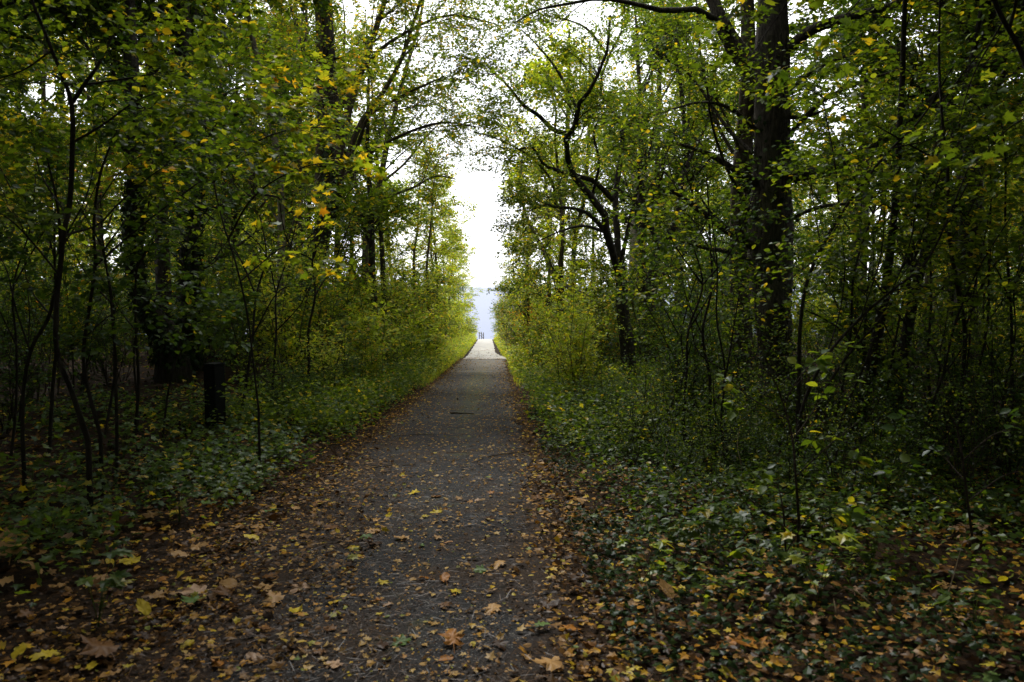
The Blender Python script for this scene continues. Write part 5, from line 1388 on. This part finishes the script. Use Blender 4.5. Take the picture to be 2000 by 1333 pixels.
KEY_LEAVES = [  # px, py, size, kind, colour, rz, label
    (402, 1158, .20, 'maple', 'pale pink', 1.9, 'large pale pinkish maple leaf lying outermost in the row of four at the path side'),
    (520, 1155, .15, 'maple', 'tan', 0.4, 'tan maple leaf second in the row of four at the path side'),
    (598, 1149, .16, 'maple', 'pale pink', 2.6, 'pale pinkish maple leaf at the inner end of the row of four'),
    (546, 1178, .17, 'maple', 'tan', 1.0, 'tan maple leaf nearest the viewer in the row of four'),
    (290, 1222, .16, 'oval', 'yellow', 0.9, 'bright yellow-green folded leaf standing out in the bottom left litter'),
    (450, 1192, .13, 'maple', 'brown', 0.2, 'flat brown maple leaf just below the row of four'),
    (22, 1100, .26, 'maple', 'tan', 0.5, 'big tan leaf propped up in the dark by the left frame edge'),
    (80, 1138, .17, 'maple', 'tan', 2.0, 'wide tan leaf below the big propped leaf'),
    (215, 1300, .24, 'maple', 'brown', 1.2, 'big reddish brown maple leaf low in the bottom left litter'),
    (112, 1298, .15, 'maple', 'yellow', 2.4, 'pale yellow leaf beside the big reddish brown maple leaf'),
    (30, 1312, .14, 'oval', 'yellow', 0.2, 'yellow leaf in the very bottom left corner'),
    (270, 1114, .17, 'maple', 'yellow', 1.6, 'broad pale yellow leaf above the bright folded leaf'),
    (220, 1118, .12, 'oval', 'yellow', 0.7, 'small yellow leaf next to the broad pale yellow leaf'),
    (384, 1145, .10, 'oval', 'yellow', 1.4, 'narrow orange-yellow leaf tucked above the outermost pale leaf'),
    (885, 1268, .18, 'maple', 'orange', 0.1, 'glossy orange-red leaf with a long stalk at the path middle'),
    (750, 1270, .13, 'oval', 'dark brown', 0.4, 'round dark brown leaf beside the orange-red stalked leaf'),
    (795, 1252, .13, 'maple', 'green', 2.2, 'greyish green maple leaf above the round dark leaf'),
    (968, 1190, .16, 'maple', 'tan', 2.8, 'curled tan leaf pair toward the right side of the path'),
    (870, 1142, .14, 'oval', 'orange', 0.3, 'rust orange folded leaf on bare asphalt'),
    (838, 1134, .10, 'maple', 'orange', 1.0, 'small orange leaf above the rust folded leaf'),
    (752, 1143, .10, 'maple', 'yellow', 0.6, 'small lemon yellow leaf on the dark asphalt'),
    (946, 1114, .11, 'maple', 'green', 1.9, 'blue-green maple leaf on the path by pale leaves'),
    (978, 1102, .15, 'maple', 'tan', 2.9, 'pale tan leaf next to the blue-green leaf'),
    (445, 1306, .13, 'maple', 'orange', 1.1, 'orange leaf alone near the bottom of the path'),
    (890, 1162, .11, 'maple', 'yellow', 0.1, 'pale yellow leaf below the rust folded leaf'),
    (858, 1055, .10, 'maple', 'tan', 0.5, 'tan leaf on wet dark asphalt beyond the green leaf'),
    (795, 1055, .15, 'maple', 'tan', 1.3, 'spread tan maple leaf at mid path'),
    (1125, 1248, .15, 'maple', 'orange', 0.8, 'orange maple leaf at the right path edge'),
    (1095, 1302, .19, 'maple', 'tan', 1.8, 'large upturned tan leaf at the bottom right path edge'),
    (1312, 1192, .18, 'oval', 'tan', 0.5, 'pale tan leaf standing upright in the ivy'),
    (1555, 1156, .17, 'oval', 'green', 0.9, 'olive green round leaf on the ivy slope'),
    (1482, 1290, .20, 'maple', 'orange', 0.2, 'big rust orange leaf low in the ivy near the bottom edge'),
    (1500, 1316, .17, 'oval', 'tan', 1.2, 'round tan leaf just below the big rust orange leaf'),
    (1432, 1272, .15, 'maple', 'orange', 2.1, 'bright orange leaf beside the big rust orange leaf'),
    (1540, 1120, .13, 'oval', 'orange', 0.3, 'orange leaf above the olive round leaf'),
    (1925, 1050, .24, 'maple', 'pale pink', 0.6, 'pale curled leaf cluster member high in the dark right corner'),
    (1912, 1065, .16, 'oval', 'tan', 1.5, 'small tan leaf under the pale curled leaf in the dark right corner'),
    (1855, 1135, .20, 'maple', 'brown', 0.8, 'brown maple leaf in the dark right corner'),
    (1830, 1190, .15, 'oval', 'tan', 1.0, 'pale folded leaf below the brown maple leaf'),
    (1560, 972, .13, 'oval', 'yellow', 2.5, 'yellow leaf hanging on the shrub slope below the massive trunk'),
    (1600, 1222, .16, 'maple', 'pale pink', 2.5, 'pale leaf lying in the near ivy by a broken stalk'),
    (1440, 1226, .14, 'maple', 'brown', 0.4, 'brown leaf behind the bright orange leaf'),
    (1385, 1128, .11, 'oval', 'orange', 1.1, 'orange leaf beside the pale fallen stick'),
    (148, 1015, .13, 'oval', 'orange', 0.2, 'single orange leaf glowing in the dark left herbs'),
    (615, 905, .14, 'maple', 'orange', 0.9, 'bright orange leaf on the left litter edge'),
]
taken = []
for k, (px, py_, s, kind, colour, rz, lb) in enumerate(KEY_LEAVES):
    x, y = floor_at(px, py_)
    taken.append((x, y))
    up = 'propped' in lb or 'upright' in lb or 'standing' in lb
    fallen(x, y, s * 0.8, kind, colour, k % 5, rz, lb, tip=((0.7 if up else g.normal(0, 0.12)), g.normal(0, 0.12)), lift=0.03 if px > 1150 or px < 350 else 0.006)
PLACE = {}
count = tries = 0
names_used = {}
while count < 255 and tries < 20000:
    tries += 1
    y = 3.4 + 5.2 * g.uniform(0, 1) ** 1.2
    x = g.uniform(-0.72 * y, 0.74 * y)
    px, py_, _ = project(np.array([x, y, float(gz(x, y))]))
    if not (0 < px < 2000 and py_ < 1333):
        continue
    off = x - float(path_x(y))
    if abs(off) < 0.8 and g.uniform() < 0.55:
        continue
    if any((x - a) ** 2 + (y - b) ** 2 < 0.13 ** 2 for a, b in taken):
        continue
    taken.append((x, y)); count += 1
    colour = str(g.choice(list(FALL), p=[0.24, 0.20, 0.14, 0.12, 0.14, 0.08, 0.08]))
    kind = 'maple' if g.uniform() < 0.68 else 'oval'
    size = 0.05 + 0.10 * g.uniform() ** 1.4
    zone = ('far out on the left' if off < -3 else 'on the left bank' if off < -1.7 else 'in the left edge litter' if off < -0.85 else 'on the left path half' if off < -0.25 else
            'on the path middle' if off < 0.3 else 'on the right path half' if off < 0.9 else 'in the right edge litter' if off < 1.7 else 'in the right-hand ivy' if off < 3 else 'far out on the right')
    row_ = 'nearest row' if py_ > 1230 else 'near' if py_ > 1130 else 'mid-distance' if py_ > 1040 else 'farther'
    key = f"{'small' if size < 0.075 else 'large' if size > 0.11 else 'mid-sized'} {colour} {kind if kind == 'maple' else 'oval'} leaf {zone}, {row_}, tip {['toward', 'away', 'leftward', 'rightward'][int(g.integers(0, 4))]}"
    rz = {'toward': 3.14, 'away': 0.0, 'leftward': 1.57, 'rightward': -1.57}[key.split()[-1]] + g.uniform(-0.6, 0.6)
    names_used[key] = names_used.get(key, 0) + 1
    if names_used[key] > 1:
        key = key.replace(', tip', f', {ORD[names_used[key] - 1]} such, tip')
    key = key.replace('mid-distance', 'midway') if len(key.split()) > 14 else key
    fallen(x, y, size, kind, colour, int(g.integers(0, 5)), rz, key, tip=(g.normal(0, 0.13), g.normal(0, 0.13)), lift=0.02 if abs(off) > 1.2 else 0.004)

# sticks on the path
def stick(px0, py0, px1, py1, r, label, bend=0.05):
    x0, y0 = floor_at(px0, py0); x1, y1 = floor_at(px1, py1)
    t = np.linspace(0, 1, 9)
    x = x0 + (x1 - x0) * t + bend * np.sin(t * 3.1) * 0.5; y = y0 + (y1 - y0) * t + bend * np.sin(t * 5)
    z = np.where(np.abs(x - path_x(y)) < half_w(y), base_z(y) + 0.014, gz(x, y) + 0.03) + r * 0.6
    P = np.stack([x, y, z], 1)
    V, Fc = limb_tube(P, r * 0.65 * np.linspace(1, 0.5, 9), 6, 0.12, int(px0))
    c = P[4].copy()
    o = link('fallen_stick', mk_mesh('fallen_stick', V - c, Fc, [M['twig'] if r < 0.012 else M['bark_brown']], smooth=True), loc=c)
    tag(o, label, 'stick', 'sticks fallen on the path')


stick(720, 917, 812, 907, 0.012, 'long thin stick lying across the left half of the path')
stick(932, 903, 944, 893, 0.008, 'short stub of stick standing near mid path')
stick(955, 893, 1045, 884, 0.014, 'stick reaching onto the path from the right edge')
stick(770, 853, 850, 848, 0.009, 'faint thin stick across the path behind the long one')
stick(700, 1085, 736, 1062, 0.008, 'bent twig in the dark left half of the path')
stick(895, 755, 925, 750, 0.02, 'dark twig far down the mossy middle of the path')
stick(880, 774, 905, 770, 0.03, 'clump of brown twig far down the path')
stick(1365, 1120, 1500, 1092, 0.009, 'pale straight stick lying on the ivy')
stick(290, 808, 385, 806, 0.022, 'dark fallen branch on the ground beside the dark box')

# ------------------------------------------------------------------ dark box beside the left bank
def bevel_box(sx, sy, sz, b=0.012):
    import bmesh
    bm = bmesh.new()
    bmesh.ops.create_cube(bm, size=1.0)
    bmesh.ops.scale(bm, vec=(sx, sy, sz), verts=bm.verts)
    bmesh.ops.bevel(bm, geom=list(bm.edges), offset=b, segments=2, affect='EDGES')
    bmesh.ops.triangulate(bm, faces=list(bm.faces))
    bm.verts.index_update()
    v = np.array([q.co[:] for q in bm.verts]); f = np.array([[q.index for q in p.verts] for p in bm.faces])
    bm.free()
    return v, f


bx, by = at(421, 830, 11.2)[:2]
bz = float(gz(bx, by))
box = empty('utility_box', (bx, by, bz), 'dark green box-shaped cabinet standing on the left bank among herbs', 'cabinet')
box.rotation_euler.z = R(65)
mb = simple_mat('dark_green_paint', (0.003, 0.004, 0.0035), (0.009, 0.010, 0.009), scale=11, rough=0.9)
mc = simple_mat('weathered_base', (0.05, 0.047, 0.042), (0.09, 0.085, 0.075), scale=9, rough=0.9)
top_z = float(at(428, 709, 11.2)[2]) - bz
bh = top_z


def box_part(name, s, c, mat, b=0.01):
    v, f = bevel_box(*s, b)
    return link(name, mk_mesh(name, v + np.array(c), f, [mat]), box)


box_part('plinth', (0.222, 0.212, 0.16), (0, 0, 0.02), mc)
box_part('body', (0.21, 0.20, bh - 0.14), (0, 0, 0.1 + (bh - 0.14) / 2), mb)
box_part('lid', (0.222, 0.212, 0.03), (0, 0, bh - 0.02), mb)
dr = box_part('door', (0.012, 0.155, bh - 0.24), (0.110, 0, 0.1 + (bh - 0.14) / 2), mb, 0.004)
hv, hf = bevel_box(0.02, 0.02, 0.09, 0.004)
link('handle', mk_mesh('handle', hv + np.array([0.124, 0.055, bh * 0.55]), hf, [simple_mat('dull_steel', (0.2, 0.2, 0.2), (0.3, 0.3, 0.3), rough=0.45, metal=1)]), dr)

# weathered rail where the path drops to the water
mw = simple_mat('weathered_wood', (0.06, 0.05, 0.04), (0.13, 0.11, 0.09), scale=14, rough=0.9)
fx, fy = float(path_x(86)) - 0.42, 86.0
fz = float(base_z(fy))
rail = empty('wooden_railing', (fx, fy, fz), 'small weathered wooden railing at the crest where the path drops to the sea', 'railing')
for k, (dx, dy) in enumerate([(-0.22, 0), (0.0, 0.8), (0.2, 1.8)]):
    z0 = float(base_z(fy + dy)) - fz
    v, f = bevel_box(0.08, 0.08, 0.95, 0.008)
    link('post', mk_mesh('post', v + np.array([dx, dy, z0 + 0.32]), f, [mw]), rail)
for h in (0.38, 0.66):
    P = np.array([[-0.28, -0.1, h], [0.0, 0.86, h - 0.05], [0.26, 2.0, h - 0.6]])
    V, Fc = tubes(P[None], np.full((1, 3), 0.025), 6)
    link('rail', mk_mesh('rail', V, Fc, [mw]), rail)
print('objects', len(bpy.data.objects), 'tris', sum(len(m.polygons) for m in bpy.data.meshes))
